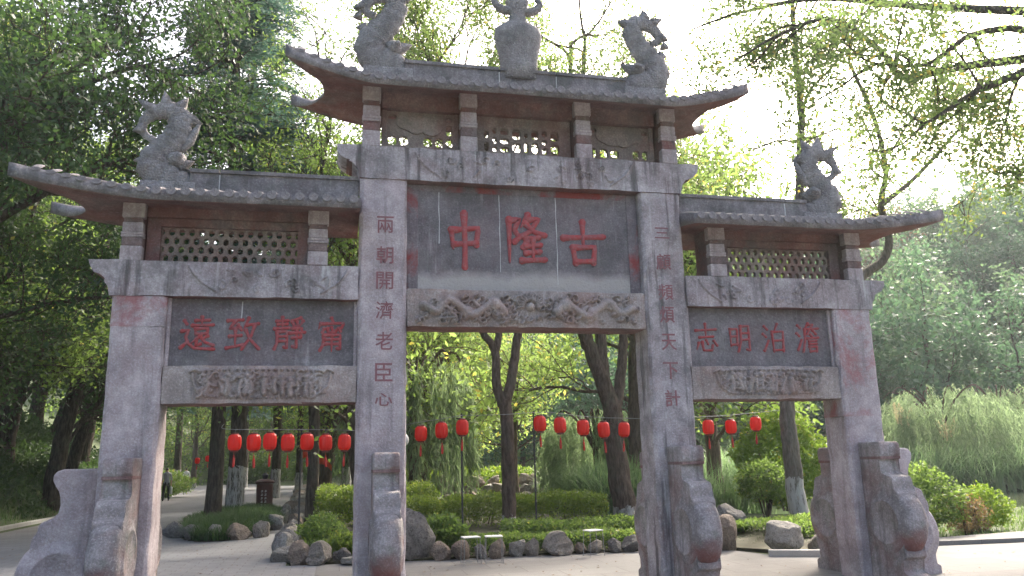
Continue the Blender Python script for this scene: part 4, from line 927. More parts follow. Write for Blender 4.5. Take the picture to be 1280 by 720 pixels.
make_tree('pond_tree', 'tree with limewashed foot and sinuous upper limb behind the right arch', 'tree', (8.17, 7.8, 0), rg,
    [([(8.30, 7.8, -0.1), (8.20, 7.8, 0.8), (8.18, 7.8, 2.0), (8.22, 7.8, 2.76), (8.4, 7.8, 4.41), (8.82, 7.8, 6.24), (9.15, 7.8, 8.15), (9.42, 7.8, 10.16), (9.49, 7.8, 12.24), (9.57, 7.8, 14.5)], 0.235, 0.05, 6),
     ([(8.42, 7.8, 3.9), (9.17, 7.7, 4.42), (10.0, 7.7, 5.2), (10.6, 7.7, 5.94), (11.24, 7.7, 6.35), (11.52, 7.7, 6.96), (11.42, 7.7, 7.94), (11.71, 7.7, 8.84), (11.55, 7.7, 10.31), (11.0, 7.7, 11.9)], 0.16, 0.045, 5),
     ([(11.45, 7.7, 7.9), (12.54, 7.7, 8.66), (14.0, 7.7, 10.0), (15.5, 7.7, 11.3)], 0.07, 0.03, 4)],
    34, 0.115, 0.06, 0.26, M['leaf_over'], M['bark_pale'], maxlev=3, twigL=1.7, from_t=0.6, nch=(3, 5))
# overhanging tree whose trunk stands right of the frame
make_tree('overhanging_tree', 'tree overhanging from beyond the right edge with backlit yellow green leaves', 'tree', (15.0, 4.2, 0), rg,
    [([(15.0, 4.2, -0.1), (15.1, 4.2, 3), (14.9, 4.1, 6), (14.6, 4.0, 8.5), (14.3, 4, 11), (13.8, 4, 14)], 0.30, 0.1, 4),
     ([(14.7, 4.1, 7.6), (13.6, 3.6, 9.4), (12.65, 3.1, 9.9), (11.47, 3.0, 9.24), (10.41, 3.0, 8.79), (9.77, 3.0, 8.43), (8.75, 3.0, 7.8)], 0.16, 0.025, 9),
     ([(14.4, 4, 10), (12.6, 3.6, 10.6), (11.0, 3.6, 10.4), (9.58, 3.5, 9.5), (8.3, 3.5, 9.4)], 0.11, 0.02, 9),
     ([(14.6, 4, 8.2), (13.8, 3.6, 7.9), (13.1, 3.4, 7.4)], 0.07, 0.02, 4),
     ([(14.2, 4, 11.5), (12.4, 6.5, 13.0), (10.2, 7.5, 13.6), (8.2, 8.0, 13.3), (6.6, 8, 12.6)], 0.12, 0.02, 10),
     ([(14.3, 4, 10.5), (12.6, 5.8, 10.9), (11.16, 6.0, 10.6), (10.59, 6.0, 11.3), (9.35, 6.0, 12.0), (7.98, 6.0, 11.5), (6.86, 6.0, 10.8)], 0.12, 0.02, 10)],
    42, 0.12, 0.064, 0.24, M['leaf_over'], M['bark'], maxlev=3, twigL=1.3, from_t=0.25, nch=(3, 4), up=0.0)

# tall blue-green cedars of the planting island
def cedar(name, label, loc, H, seed, r=0.3, first=0.36, lean=(0, 0), barkm=None):
    rng = np.random.default_rng(seed); root = empty(name, loc); tag(root, label, 'tree')
    zs = np.linspace(-0.1, H, 14); P = np.stack([lean[0]*zs/H + 0.04*np.sin(zs*.8), lean[1]*zs/H, zs], -1)
    rad = np.linspace(r, 0.04, 14); rad[0] *= 1.12; tubes = [(P, rad, 11)]; S = []; Dv = []
    for k in range(170):
        t = first + (1-first)*rng.uniform(0, 1)**0.9; z = t*H; q = np.array([lean[0]*t, lean[1]*t, z]); az = rng.uniform(0, 6.28)
        L = (0.8 + 3.0*(1-t)**0.75*(1 if t > first+0.05 else 0.7))*rng.uniform(0.7, 1.15); d = np.array([math.cos(az), math.sin(az), 0.12])
        ts = np.linspace(0, 1, 6)[:, None]; pts = q + d*L*ts + np.array([0, 0, -0.22*L])*ts**2
        tubes.append((pts, np.linspace(0.05, 0.012, 6), 4))
        for s in range(11):
            f = rng.uniform(0.15, 1); p0 = q + d*L*f + np.array([0, 0, -0.22*L])*f**2
            sd = unit(d*0.7 + np.cross(d, [0, 0, 1])*rng.choice([-1, 1])*0.9 + np.array([0, 0, -0.25])); l2 = rng.uniform(0.35, 0.85)
            m = 26; ff = rng.uniform(0, 1, (m, 1)); S.append(p0 + sd*l2*ff + np.array([0, 0, -0.25*l2])*ff**2 + rng.normal(0, 0.05, (m, 3))); Dv.append(np.repeat(sd[None], m, 0))
    link('trunk', wood_mesh('trunk', tubes, barkm or M['bark']), root)
    V, F = leaves_np(np.concatenate(S), rng, 0.19, 0.045, D=np.concatenate(Dv), jitter=0.45); link('crown', np_mesh('crown', V, F, M['leaf_cedar']), root); return root
cedar('cedar_tree', 'tall cedar with bare dark trunk at the front of the planting island', (-5.5, 13.6, 0.1), 17.5, 31, 0.215, 0.30)
c2 = cedar('cedar_tree', 'tall cedar with flaking limewashed trunk foot behind the first on the planting island', (-5.3, 16.6, 0.1), 18.5, 32, 0.27, 0.30, barkm=M['bark_white'])
# far cedars along the road and at the ends
for i, (x, y, s, lab, bk) in enumerate([(-5.3, 34, 0.95, 'far cedar with pale washed foot beyond the litter bin', 0), (-4.25, 37, 0.8, 'thin leaning dark cedar beside the rock edged bed at the far end of the road', 0),
        (-2.75, 31, 0.9, 'limewashed cedar behind the bed hedge, first of the pair by the ribbon', 0), (-1.75, 32, 0.95, 'limewashed cedar behind the bed hedge, further from the ribbon', 0), (-12.9, 50, 1.0, 'far leaning cedar beyond the walkers at the road end', 0), (-9.3, 58, 1.0, 'cedar closing the far end of the road behind the walkers', 0)]):
    copy_tree(c2, (x, y, 0), i*1.3, s, lab)

# small light-leaved tree whose crown shows above the left lintel
make_tree('light_leaved_tree', 'small leaved pale green tree between the cedar and the left roof', 'tree', (-2.9, 12.5, 0), rg,
    [([(-2.9, 12.5, -0.1), (-2.9, 12.5, 2.5), (-3.0, 12.4, 4.5), (-3.1, 12.3, 6.5), (-3.0, 12.3, 8.6), (-2.7, 12.2, 11.2)], 0.17, 0.05, 14)],
    30, 0.11, 0.05, 0.2, M['leaf_mid'], M['bark'], maxlev=3, twigL=2.3, from_t=0.45)
# broadleaf prototypes
def broad(name, label, seed, H, r, leafm, per, L, W, scatter, lean=(0.0, 0.0), nsp=13, twigL=2.6, loc=(0, 0, 0), barkm='bark', from_t=0.45, maxlev=3, nch=(4, 6)):
    rng = np.random.default_rng(seed)
    zs = np.linspace(-0.2, H*0.8, 6); pts = [(lean[0]*(z/H)**1.0 + 0.15*math.sin(z*.7+seed), lean[1]*z/H, z) for z in zs]
    pts = [(a+loc[0], b2+loc[1], c+loc[2]) for a, b2, c in pts]
    return make_tree(name, label, 'tree', loc, rng, [(pts, r, r*0.3, nsp)], per, L, W, scatter, leafm, M[barkm], maxlev=maxlev, twigL=twigL, from_t=from_t, nch=nch)
def zt(x, y): return float(terrain_h(x, y))
LW = 'dark leafy trees on the wooded bank'
lab = 'dark trunked leafy tree leaning on the wooded bank left of the gateway'
tA = broad('bank_tree', lab, 41, 12.5, 0.33, M['leaf_dark'], 34, 0.17, 0.09, 0.24, (1.6, -0.4), 20, 2.7, (-12.3, 23, zt(-12.3, 23)), from_t=0.2)
tB = broad('bank_tree', lab, 42, 11.0, 0.26, M['leaf_mid'], 34, 0.16, 0.085, 0.24, (2.4, -0.6), 20, 2.6, (-13.2, 16.5, zt(-13.2, 16.5)), from_t=0.18)
tA['group'] = tB['group'] = LW
for i, (x, y, k, rz, s) in enumerate([(-14.5, 19.5, 0, 0.2, 1.0), (-12.8, 13.0, 0, -0.15, 0.92), (-15.5, 14.0, 1, 0.2, 1.1), (-16.5, 24, 0, 0.35, 1.1), (-13.2, 28, 1, -0.3, 1.1), (-14.2, 33, 0, 0.5, 1.1), (-18.5, 18, 1, 0.1, 1.2), (-19, 29, 0, -0.2, 1.25), (-13.6, 40, 0, 0.3, 1.15), (-17, 38, 1, 0.5, 1.2), (-22, 24, 0, 0.2, 1.3), (-15.6, 47, 1, 0.2, 1.2), (-23, 35, 0, 0.6, 1.3), (-14.0, 10.0, 1, 0.35, 0.95), (-15.2, 26.5, 0, 0.1, 1.0), (-17.5, 21, 1, 0.4, 1.1), (-20.5, 20.5, 0, 0.3, 1.1), (-16.8, 30, 1, 0.2, 1.1), (-20, 25, 1, -0.2, 1.2), (-24, 29, 0, 0.4, 1.2), (-18.5, 34, 0, 0.1, 1.2), (-26, 24, 1, 0.3, 1.3), (-20, 44, 0, 0.3, 1.3), (-24, 40, 1, 0.3, 1.3)]):
    copy_tree((tA, tB)[k], (x, y, zt(x, y)-0.1), rz, s)
# big tree on the bank whose limbs reach over the road behind the left roof
make_tree('spreading_tree', 'broad dark tree on the bank spreading its limbs over the road behind the left roof', 'tree', (-12.4, 10.5, zt(-12.4, 10.5)), rg,
    [([(-12.4, 10.5, 0.2), (-12.2, 10.5, 3), (-11.8, 10.4, 5.5), (-11.3, 10.2, 8), (-11, 10, 11), (-10.6, 10, 14)], 0.34, 0.1, 9),
     ([(-12.0, 10.4, 4.6), (-10.8, 9.8, 6.4), (-9.4, 9.4, 7.4), (-8.0, 9.2, 8.2), (-7.2, 9.2, 8.6)], 0.15, 0.04, 12),
     ([(-11.6, 10.3, 6.8), (-10.2, 9.6, 8.6), (-8.8, 9.0, 9.8), (-7.6, 9.0, 10.6), (-6.9, 9.2, 11.0)], 0.15, 0.04, 12),
     ([(-11.8, 10.4, 5.6), (-10.9, 8.6, 6.8), (-10.0, 7.4, 7.6), (-8.6, 6.6, 8.4)], 0.12, 0.03, 9),
     ([(-11.3, 10.2, 8.2), (-10.0, 10.8, 10.4), (-8.8, 11.4, 12.2), (-7.8, 11.8, 13.0)], 0.12, 0.03, 11),
     ([(-12.1, 10.5, 3.6), (-10.9, 11.2, 4.9), (-9.6, 11.8, 5.6), (-8.2, 12.2, 6.0)], 0.11, 0.03, 9)],
    24, 0.15, 0.08, 0.24, M['leaf_canopy'], M['bark'], maxlev=3, twigL=1.7, from_t=0.25, nch=(4, 5))
# belt of trees behind the bed, seen through the arches and over the roofs
GB = 'loose leafy trees behind the planting beds'
labB = 'loose light green tree standing behind the hedge and pond bank'
tC = broad('garden_tree', labB, 51, 8.5, 0.20, M['leaf_light'], 34, 0.16, 0.075, 0.24, (0.3, 0), 15, 2.3, (1.2, 25, 0), 'bark_brown', 0.3); tC['group'] = GB
tD = broad('garden_tree', labB, 52, 9.0, 0.22, M['leaf_mid'], 34, 0.17, 0.08, 0.24, (-0.4, 0), 15, 2.4, (2.6, 30, 0), 'bark_brown', 0.3); tD['group'] = GB
for i, (x, y, k, rz, s) in enumerate([(-0.8, 34, 0, 1.0, 1.1), (-3.3, 44, 1, 2.0, 1.15), (1.5, 42, 1, 0.4, 1.25), (-7.5, 66, 1, 3.1, 1.3), (-14, 64, 0, 1.7, 1.3), (6, 48, 1, 5.0, 1.3), (-1, 56, 0, 4.0, 1.4), (-11, 76, 1, 0.3, 1.4), (-4, 72, 0, 2.2, 1.4), (-1.7, 15.0, 1, 0.6, 1.25), (-1.2, 21, 0, 1.6, 1.3), (4.9, 22.5, 0, 2.6, 0.85), (-2.6, 25.5, 1, 3.3, 1.5), (0.5, 49, 0, 0.9, 1.5), (-7, 84, 0, 5, 1.7), (-15, 84, 1, 2, 1.7), (7.6, 15.5, 0, 2.2, 1.62), (11.5, 18.5, 1, 1.0, 1.5)]):
    copy_tree((tC, tD)[k], (x, y, zt(x, y)-0.05), rz, s)
# wooded hillside: low-cost trees in three tints
HG = 'trees covering the hillside beyond the pond'
hill = []
for i, (lm, sd) in enumerate((('leaf_hill', 61), ('leaf_hill2', 62), ('leaf_rust', 63))):
    lb = ('blue green leafy tree on the hillside beyond the pond', 'paler green leafy tree on the hillside beyond the pond', 'rust tinged tree on the hillside beyond the pond')[i]
    x, y = ((16, 40), (24, 43), (57, 66))[i]
    t = broad('hillside_tree', lb, sd, 9.0, 0.22, M[lm], 48, 0.34, 0.19, 0.42, (0.2, 0.1), 15, 3.2, (x, y, zt(x, y)-0.2), 'bark', 0.15, 2, (5, 7)); t['group'] = HG + (', blue green', ', paler green', ', rust tinged')[i]; hill.append(t)
rh = np.random.default_rng(5); placed = [(16, 40), (24, 43), (57, 66)]; cnt = 0
while cnt < 150:
    x = rh.uniform(-30, 105); y = rh.uniform(32, 120)
    ang = math.degrees(math.atan2(x+2.4, y+9.5))
    if y + 0.30*x < 44 or ang > 50 or (x < 9 and y < 62) or (x < -2 and y < 76): continue
    if min((x-a)**2+(y-b2)**2 for a, b2 in placed) < (3.9 if y < 70 else 5.2)**2: continue
    placed.append((x, y)); k = 0 if rh.random() < 0.58 else (1 if rh.random() < 0.88 else 2)
    copy_tree(hill[k], (x, y, zt(x, y)-0.3), rh.uniform(0, 6.28), (rh.uniform(1.0, 1.5), rh.uniform(0.9, 1.3))); cnt += 1

# willows and reeds by the pond
def willow(name, label, loc, H, R, seed, nst=260, leafm='leaf_willow', L=0.20):
    rng = np.random.default_rng(seed); root = empty(name, loc); tag(root, label, 'tree'); tubes = [(np.array([[0, 0, -0.1], [0.1, 0, H*.25], [0.0, 0.1, H*0.5], [0, 0.1, H*0.75]]), np.array([.2, .16, .12, .07]), 8)]; S = []; Dv = []
    for k in range(12):
        az = rng.uniform(0, 6.28); d = np.array([math.cos(az), math.sin(az), 0]); r = R*rng.uniform(.4, 1)
        pts = np.array([[0, 0, H*.5], d*r*.4+[0, 0, H*.8], d*r*.8+[0, 0, H*.93], d*r+[0, 0, H*.86]]); tubes.append((smooth_path(pts, 4), np.linspace(.06, .015, 13), 5))
    cl = rng.uniform(0, 6.28, nst//7+1); cr = np.sqrt(rng.uniform(0.02, 1, nst//7+1))
    for k in range(nst):
        az = cl[k//7]+rng.normal(0, .09); rr_ = R*cr[k//7]*rng.uniform(.92, 1.08) if True else R*math.sqrt(rng.uniform(0.02, 1)); top = H*(1-0.28*(rr_/R)**2)*rng.uniform(.82, 1.0); ln = top*rng.uniform(0.35, 0.9)
        m = int(30*ln); f = rng.uniform(0, 1, (m, 1)); ox = np.array([math.cos(az), math.sin(az), 0]); sw = rng.uniform(0.05, 0.3)
        S.append(ox*rr_ + ox*sw*np.sqrt(f)*1.2 + np.array([0, 0, top]) - np.array([0, 0, ln])*f + rng.normal(0, .035, (m, 3))); Dv.append(np.repeat((np.array([0, 0, -1.0])+ox*.25)[None], m, 0))
    link('trunk', wood_mesh('trunk', tubes, M['bark_brown']), root)
    V, F = leaves_np(np.concatenate(S), rng, L, 0.036, D=np.concatenate(Dv), jitter=.38); link('crown', np_mesh('crown', V, F, M[leafm]), root); return root
w1 = willow('weeping_willow', 'weeping pale green willow on the far pond bank to the right of the gateway', (27.5, 25.5, 0), 5.0, 3.6, 71, 620)
copy_tree(w1, (33.5, 28, 0), 2, 1.05, 'second weeping willow on the pond bank, further from the gateway than the first')
w2 = willow('weeping_willow', 'drooping light green willow behind the lanterns in the middle arch', (6.6, 17.5, -0.1), 3.6, 2.0, 72, 330)
copy_tree(w2, (0.4, 19.5, 0), 1.2, (1.2, 1.65), 'tall willow trailing behind the three lanterns beside the forked tree')
copy_tree(w2, (9.2, 25.5, 0), 2.4, (1.1, 1.0), 'small willow at the pond edge behind the leaning tree')
def patch(name, label, cat, x0, x1, y0, y1, n, h, w, lean, mat, seed, seg=3, mask=None, z=None, parent=None):
    rng = np.random.default_rng(seed); X = rng.uniform(x0, x1, n*2); Y = rng.uniform(y0, y1, n*2)
    if mask is not None: k = mask(X, Y); X, Y = X[k], Y[k]
    X, Y = X[:n], Y[:n]; Z = (terrain_h(X, Y) if z is None else z(X, Y)) - 0.02
    V, F = blades_np(np.stack([X, Y, Z], -1), rng, h, w, lean, seg); o = link(name, np_mesh(name, V, F, M[mat]), parent)
    if parent is None: tag(o, label, cat)
    o['kind'] = 'stuff'; return o
patch('pond_reeds', 'tall arching pale green reeds along the far edge of the pond', 'reeds', 15, 42, 21.5, 28.5, 13000, 2.1, 0.08, 0.8, 'reed', 81, 4, lambda X, Y: pond_d(X, Y) > 0.96)
patch('near_reeds', 'green reeds at the near side of the pond behind the leaning tree', 'reeds', 5.2, 10.5, 12.6, 19.5, 5200, 1.6, 0.05, 0.7, 'reed', 82, 4, lambda X, Y: (pond_d(X, Y) > 1.0))
patch('far_shore_reeds', 'short green reeds on the shore behind the bushes in the right arch', 'reeds', 9.5, 22, 22.6, 26, 5200, 1.3, 0.07, 0.6, 'reed', 83, 3)
patch('meadow_grass', 'rough meadow grass between the pond and the hillside trees', 'grass', 6, 75, 27, 62, 26000, 1.0, 0.11, 0.7, 'grass', 89, 2)
patch('bank_grass', 'dark grass covering the foot of the wooded bank', 'grass', -19, KX-0.12, 7, 42, 26000, 0.26, 0.03, 0.7, 'grass_dark', 84, 2)
patch('verge_grass', 'short sunlit grass behind the raised pavement', 'grass', 8.3, 22, 3.4, 9.5, 9000, 0.18, 0.016, 0.7, 'grass', 85, 2)
patch('bed_grass', 'thin grass on the soil of the bed by the pond', 'grass', 5.0, 10.5, 3.4, 9.5, 4500, 0.12, 0.016, 0.8, 'grass_dark', 86, 2)
# undergrowth of the bank
def cover(name, label, pts_fn, n, L, W, mat, seed):
    rng = np.random.default_rng(seed); V, F = leaves_np(pts_fn(rng, n), rng, L, W, -0.5); o = link(name, np_mesh(name, V, F, M[mat])); tag(o, label, 'ground cover'); o['kind'] = 'stuff'; return o
def bank_pts(rng, n):
    c = 330; cx = rng.uniform(-26, KX-0.9, c); cy_ = rng.uniform(9, 42, c); k = rng.integers(0, c, n); d = blob_pts(rng, n, (1.0, 1.0, 0.7))
    X = cx[k]+d[:, 0]; Y = cy_[k]+d[:, 1]; X = np.minimum(X, KX-0.25); return np.stack([X, Y, terrain_h(X, Y)+np.abs(d[:, 2])*1.2], -1)
cover('bank_undergrowth', 'dark leafy undergrowth on the slope of the wooded bank', bank_pts, 60000, 0.19, 0.10, 'leaf_dark', 91)

def far_pts(rng, n):
    c = 150; cx = rng.uniform(-24, 14, c); cy_ = rng.uniform(60, 88, c); cy_ = np.where((cx > -15.5) & (cx < -4), np.maximum(cy_, 71.5), cy_); k = rng.integers(0, c, n); d = blob_pts(rng, n, (1.8, 1.4, 1.5)); X = cx[k]+d[:, 0]; Y = cy_[k]+d[:, 1]
    return np.stack([X, Y, terrain_h(X, Y)+np.abs(d[:, 2])*1.5], -1)
cover('far_thicket', 'far green thicket closing the view at the end of the road', far_pts, 32000, 0.34, 0.19, 'leaf_mid', 92)
# shrubs on the right and behind the right arch
shrub('round_shrub', 'dark glossy round shrub with pale tips beside the right outer pillar', (8.75, 4.35, 0), (0.80, 0.7, 0.60), 5200, 0.085, 0.05, M['leaf_mid'], 101, lift=0.1)
shrub('clipped_shrub', 'bright green clipped round shrub behind the raised pavement', (10.45, 4.75, 0), (0.55, 0.55, 0.44), 5200, 0.07, 0.03, M['leaf_bright'], 102)
shrub('red_tinged_shrub', 'reddish tinged small shrub between the dark and the bright round shrubs', (9.55, 4.15, 0), (0.42, 0.4, 0.40), 1500, 0.07, 0.03, M['leaf_red'], 103)
shrub('bright_bush', 'bright yellow green bush in sun behind the trunk in the right arch', (10.6, 12.3, 0.0), (1.5, 0.9, 1.45), 9000, 0.15, 0.075, M['leaf_bright'], 104, 8)
shrub('dark_bush', 'small dark multi stemmed bush in front of the bright one by the pond', (8.55, 9.8, 0), (0.72, 0.6, 0.5), 4200, 0.09, 0.05, M['leaf_mid'], 105, 7, lift=0.42)
shrub('bed_shrub', 'loose grey green shrub at the corner of the rock edged bed', (-2.55, 6.6, 0.05), (0.42, 0.6, 0.33), 3600, 0.07, 0.03, M['leaf_mid'], 106)
shrub('low_shrub', 'low bright leaved shrub behind the corner rocks of the bed', (-1.9, 5.3, 0.05), (0.7, 0.4, 0.19), 3000, 0.08, 0.045, M['leaf_hedge'], 107)
shrub('rock_shrub', 'small leafy shrub beside the big eroded rock', (-0.42, 5.2, 0.05), (0.42, 0.4, 0.32), 2200, 0.085, 0.05, M['leaf_mid'], 108)
shrub('road_end_bush', 'low bush at the road edge behind the walker with the white bag', (-11.7, 40, 0.1), (1.5, 1.8, 0.7), 3500, 0.16, 0.08, M['leaf_mid'], 109)
# hedges and ground cover of the bed
def hedge(name, label, poly, h, n, L, W, mat, seed):
    rng = np.random.default_rng(seed); P = np.array(poly, float); d = np.linalg.norm(np.diff(P[:, :2], axis=0), axis=1); cum = np.concatenate([[0], np.cumsum(d)])
    s = rng.uniform(0, cum[-1], n); i = np.clip(np.searchsorted(cum, s)-1, 0, len(d)-1); f = (s-cum[i])/d[i]; q = P[i]+(P[i+1]-P[i])*f[:, None]; t = (P[i+1]-P[i])[:, :2]/d[i][:, None]; nn = np.stack([-t[:, 1], t[:, 0]], -1)
    th = rng.uniform(0, np.pi, n); sq = lambda v: np.sign(v)*np.abs(v)**0.55; k = rng.uniform(0.75, 1.05, n)*(1+0.06*np.sin(s*3.1)+0.05*np.sin(s*7.7)); w = q[:, 2]
    pos = np.stack([q[:, 0]+nn[:, 0]*w*sq(np.cos(th))*k, q[:, 1]+nn[:, 1]*w*sq(np.cos(th))*k, 0.03+h*sq(np.sin(th))*k], -1)
    V, F = leaves_np(pos, rng, L, W, -0.4); root = empty(name, (P[0, 0], P[0, 1], 0)); tag(root, label, 'hedge'); V = V-np.array([P[0, 0], P[0, 1], 0]); link('foliage', np_mesh('foliage', V, F, M[mat]), root)
    tb = []
    for k2 in range(int(cum[-1]*2.5)):
        s_ = rng.uniform(0, cum[-1]); j = min(int(np.searchsorted(cum, s_)-1), len(d)-1); j = max(j, 0); q0 = P[j]+(P[j+1]-P[j])*((s_-cum[j])/d[j]); a0 = np.array([q0[0]-P[0, 0], q0[1]-P[0, 1], 0])
        tb.append((np.array([a0, a0+[rng.uniform(-.1, .1), rng.uniform(-.1, .1), h*.5], a0+[rng.uniform(-.25, .25), rng.uniform(-.25, .25), h*.9]]), np.array([.018, .012, .006]), 4))
    st = link('stem', wood_mesh('stem', tb, M['bark']), root); st['kind'] = 'stuff'; return root
hedge('clipped_hedge', 'clipped yellow green hedge running behind the rocks in the middle arch', [(-1.2, 10.6, .75), (1.0, 10.7, .75), (3.2, 10.6, .7), (4.4, 10.5, .6)], 0.72, 17000, 0.075, 0.04, 'leaf_hedge', 111)
hedge('corner_hedge', 'square clipped yellow green hedge seen through the left arch', [(-2.75, 12.3, 1.0), (-1.2, 12.2, 1.0), (0.2, 12.4, 0.9)], 0.95, 13000, 0.08, 0.042, 'leaf_hedge', 112)
hedge('far_hedge', 'far bright hedge across the garden behind the thin poles', [(-1.5, 27, 0.9), (3, 27, 0.9), (7.5, 26, 0.8)], 1.25, 7000, 0.14, 0.08, 'leaf_bright', 113)
hedge('creeping_cover', 'low creeping leafy cover trailing behind the row of bed rocks', [(0.9, 6.4, .6), (2.2, 6.2, .7), (3.6, 6.4, .7)], 0.36, 9000, 0.075, 0.045, 'leaf_mid', 114)
rng_l = np.random.default_rng(77); nL = 900; XL = rng_l.uniform(-11, 11, nL); YL = rng_l.uniform(-3, 10, nL); kk = ~((XL > -3.2) & (YL > 4.3)) & ~((XL > 4) & (YL > 2.1)); XL, YL = XL[kk], YL[kk]
PL = np.stack([XL, YL, np.full(len(XL), 0.008)], -1); DL = np.stack([rng_l.normal(0, 1, len(XL)), rng_l.normal(0, 1, len(XL)), np.zeros(len(XL))], -1)
aL = unit(DL); bL_ = np.stack([-aL[:, 1], aL[:, 0], np.zeros(len(XL))], -1); sL = rng_l.uniform(.03, .07, (len(XL), 1)); VL = np.stack([PL, PL+aL*sL*.5+bL_*sL*.28+[0, 0, .008], PL+aL*sL+[0, 0, .004], PL+aL*sL*.5-bL_*sL*.28+[0, 0, .01]], 1).reshape(-1, 3)
o = link('fallen_leaves', np_mesh('fallen_leaves', VL, np.arange(len(VL)).reshape(-1, 4), M['leaf_rust'])); tag(o, 'dry brown fallen leaves scattered over the paving', 'fallen leaves'); o['kind'] = 'stuff'
hedge('pond_bed_cover', 'low leafy cover around the limewashed trunk of the pond bed', [(5.6, 5.2, .7), (6.8, 5.6, 1.1), (8.4, 6.2, 1.0)], 0.24, 9000, 0.075, 0.04, 'leaf_mid', 115)
hedge('spilling_cover', 'small leaved plants spilling over the front row of bed rocks', [(-0.2, 4.95, .42), (1.0, 5.0, .45), (2.2, 4.9, .45), (3.4, 4.85, .4)], 0.27, 9000, 0.06, 0.035, 'leaf_mid', 116)
hedge('corner_cover', 'leafy plants filling the bed corner seen through the left arch', [(-2.75, 5.6, .3), (-2.8, 7.5, .35), (-2.85, 10.5, .4)], 0.20, 6000, 0.07, 0.035, 'leaf_mid', 117)
sheet('bed_soil', [(-3.05, 4.75), (-1.0, 4.4), (3.1, 4.25), (4.1, 4.2), (4.9, 3.1), (6.4, 2.6), (7.4, 2.95), (8.2, 3.5), (9.5, 6), (8.6, 9.2), (5.5, 12.8), (4.5, 26), (-3.6, 26), (-3.3, 12)], 0.03, M['soil'])
patch('leaf_litter_grass', 'sparse grass on the soil around the forked tree', 'grass', -3.0, 5.0, 4.9, 10, 6000, 0.10, 0.014, 0.9, 'grass_dark', 87, 2)

# planting island with grassy mound
def island_z(X, Y):
    r = ((X+4.95)/1.25)**2 + ((Y-14.6)/4.9)**2; return 0.24*np.clip(1-r, 0, 1)**0.5
ax_ = np.linspace(-1, 1, 30); Xg, Yg = np.meshgrid(-4.95+1.25*ax_, 14.6+4.9*ax_); Zg = island_z(Xg, Yg) - 0.03
i = np.arange(29)[:, None]; j = np.arange(29)[None, :]; Fq = np.stack([i*30+j, i*30+j+1, (i+1)*30+j+1, (i+1)*30+j], -1).reshape(-1, 4)
isl = link('island_mound', np_mesh('island_mound', np.stack([Xg, Yg, Zg], -1).reshape(-1, 3), Fq, M['soil'], True)); isl['kind'] = 'structure'
patch('island_grass', 'thick dark mondo grass on the planting island under the cedars', 'grass', -6.25, -3.7, 9.7, 19.5, 26000, 0.33, 0.024, 1.2, 'grass_dark', 88, 3, lambda X, Y: ((X+4.95)/1.2)**2 + ((Y-14.6)/4.85)**2 < 1, island_z)

# ------------------------------------------------------------------ rocks
def rock_mesh(seed, mat, sub=3, rough=0.35):
    rng = random.Random(seed); bm = bmesh.new(); bmesh.ops.create_icosphere(bm, subdivisions=sub, radius=1.0)
    planes = []
    for k in range(15):
        n = Vector((rng.gauss(0, 1), rng.gauss(0, 1), rng.gauss(0, 1))).normalized(); planes.append((n, rng.uniform(0.5, 0.85)))
    ph = [rng.uniform(0, 6.28) for _ in range(6)]
    for v in bm.verts:
        c = v.co.copy()
        for n, d in planes:
            e = c.dot(n)-d
            if e > 0: c -= n*e*0.97
        f = 1 + rough*(0.12*math.sin(c.x*5+ph[0])*math.cos(c.y*6+ph[1]) + 0.10*math.sin(c.z*9+ph[2]+c.x*4) + 0.07*math.sin(c.x*15+ph[3])*math.sin(c.z*13+ph[4]) + rng.uniform(-.05, .05))
        v.co = c*f
    return bm_mesh('rock', bm, mat, False)
rocks = [rock_mesh(200+k, M[('rock', 'rock_dark', 'rock_pale', 'rock_brown')[k % 4]]) for k in range(12)]
rk = random.Random(12)
def put_rock(x, y, sx, sy, sz, k, label, group=None, rz=None, sink=0.25, name='rock', z=0.0):
    o = link(name, rocks[k], None, (x, y, z + sz*(1-sink)*0.72)); o.scale = (sx, sy, sz); o.rotation_euler = (0, 0, rk.uniform(0, 6.28) if rz is None else rz)
    tag(o, label, 'rock', group); return o
# front row of the bed: (x, y, half width, half height, kind)
row = [(-0.62, 4.35, .20, .20, 3, 'brown pitted rock next to the big eroded rock'), (-0.25, 4.3, .20, .19, 7, None), (0.08, 4.25, .15, .17, 5, None), (0.33, 4.22, .17, .21, 3, 'upright brown rock behind the paired stools'),
       (0.72, 4.3, .17, .20, 2, None), (1.0, 4.3, .16, .20, 8, None), (1.42, 4.3, .31, .24, 0, 'broad smooth rock, widest in the front row of the bed'), (1.83, 4.25, .13, .13, 3, None), (2.07, 4.2, .18, .16, 4, None), (2.42, 4.15, .16, .17, 5, None), (2.72, 4.15, .2, .18, 1, None), (3.0, 4.2, .12, .10, 10, None), (3.3, 4.25, .22, .19, 2, None)]
for x, y, w, h, k, lb in row:
    put_rock(x, y, w*1.05, w*0.9, h*1.08, k, lb or 'weathered rock in the front row edging the bed behind the gateway', None if lb else 'rocks in the front row edging the bed')
put_rock(-1.08, 4.55, 0.46, 0.36, 0.56, 1, 'big dark eroded rock standing against the left inner pillar', rz=0.4, sink=.15)
for x, y, w, h, k, lb in [(-2.92, 4.75, .27, .30, 3, 'hollowed brown rock at the corner of the bed'), (-2.55, 4.65, .30, .27, 0, 'blocky grey rock at the corner of the bed next to the hollowed one'), (-2.18, 4.75, .2, .2, 5, 'dark rock behind the flat pale stone'), (-1.95, 4.45, .36, .12, 2, 'flat pale stone lying at the foot of the corner rocks'), (-1.75, 4.85, .24, .27, 4, 'grey rock leaning behind the flat pale stone')]:
    put_rock(x, y, w*.92, w*.8, h*.92, k, lb)
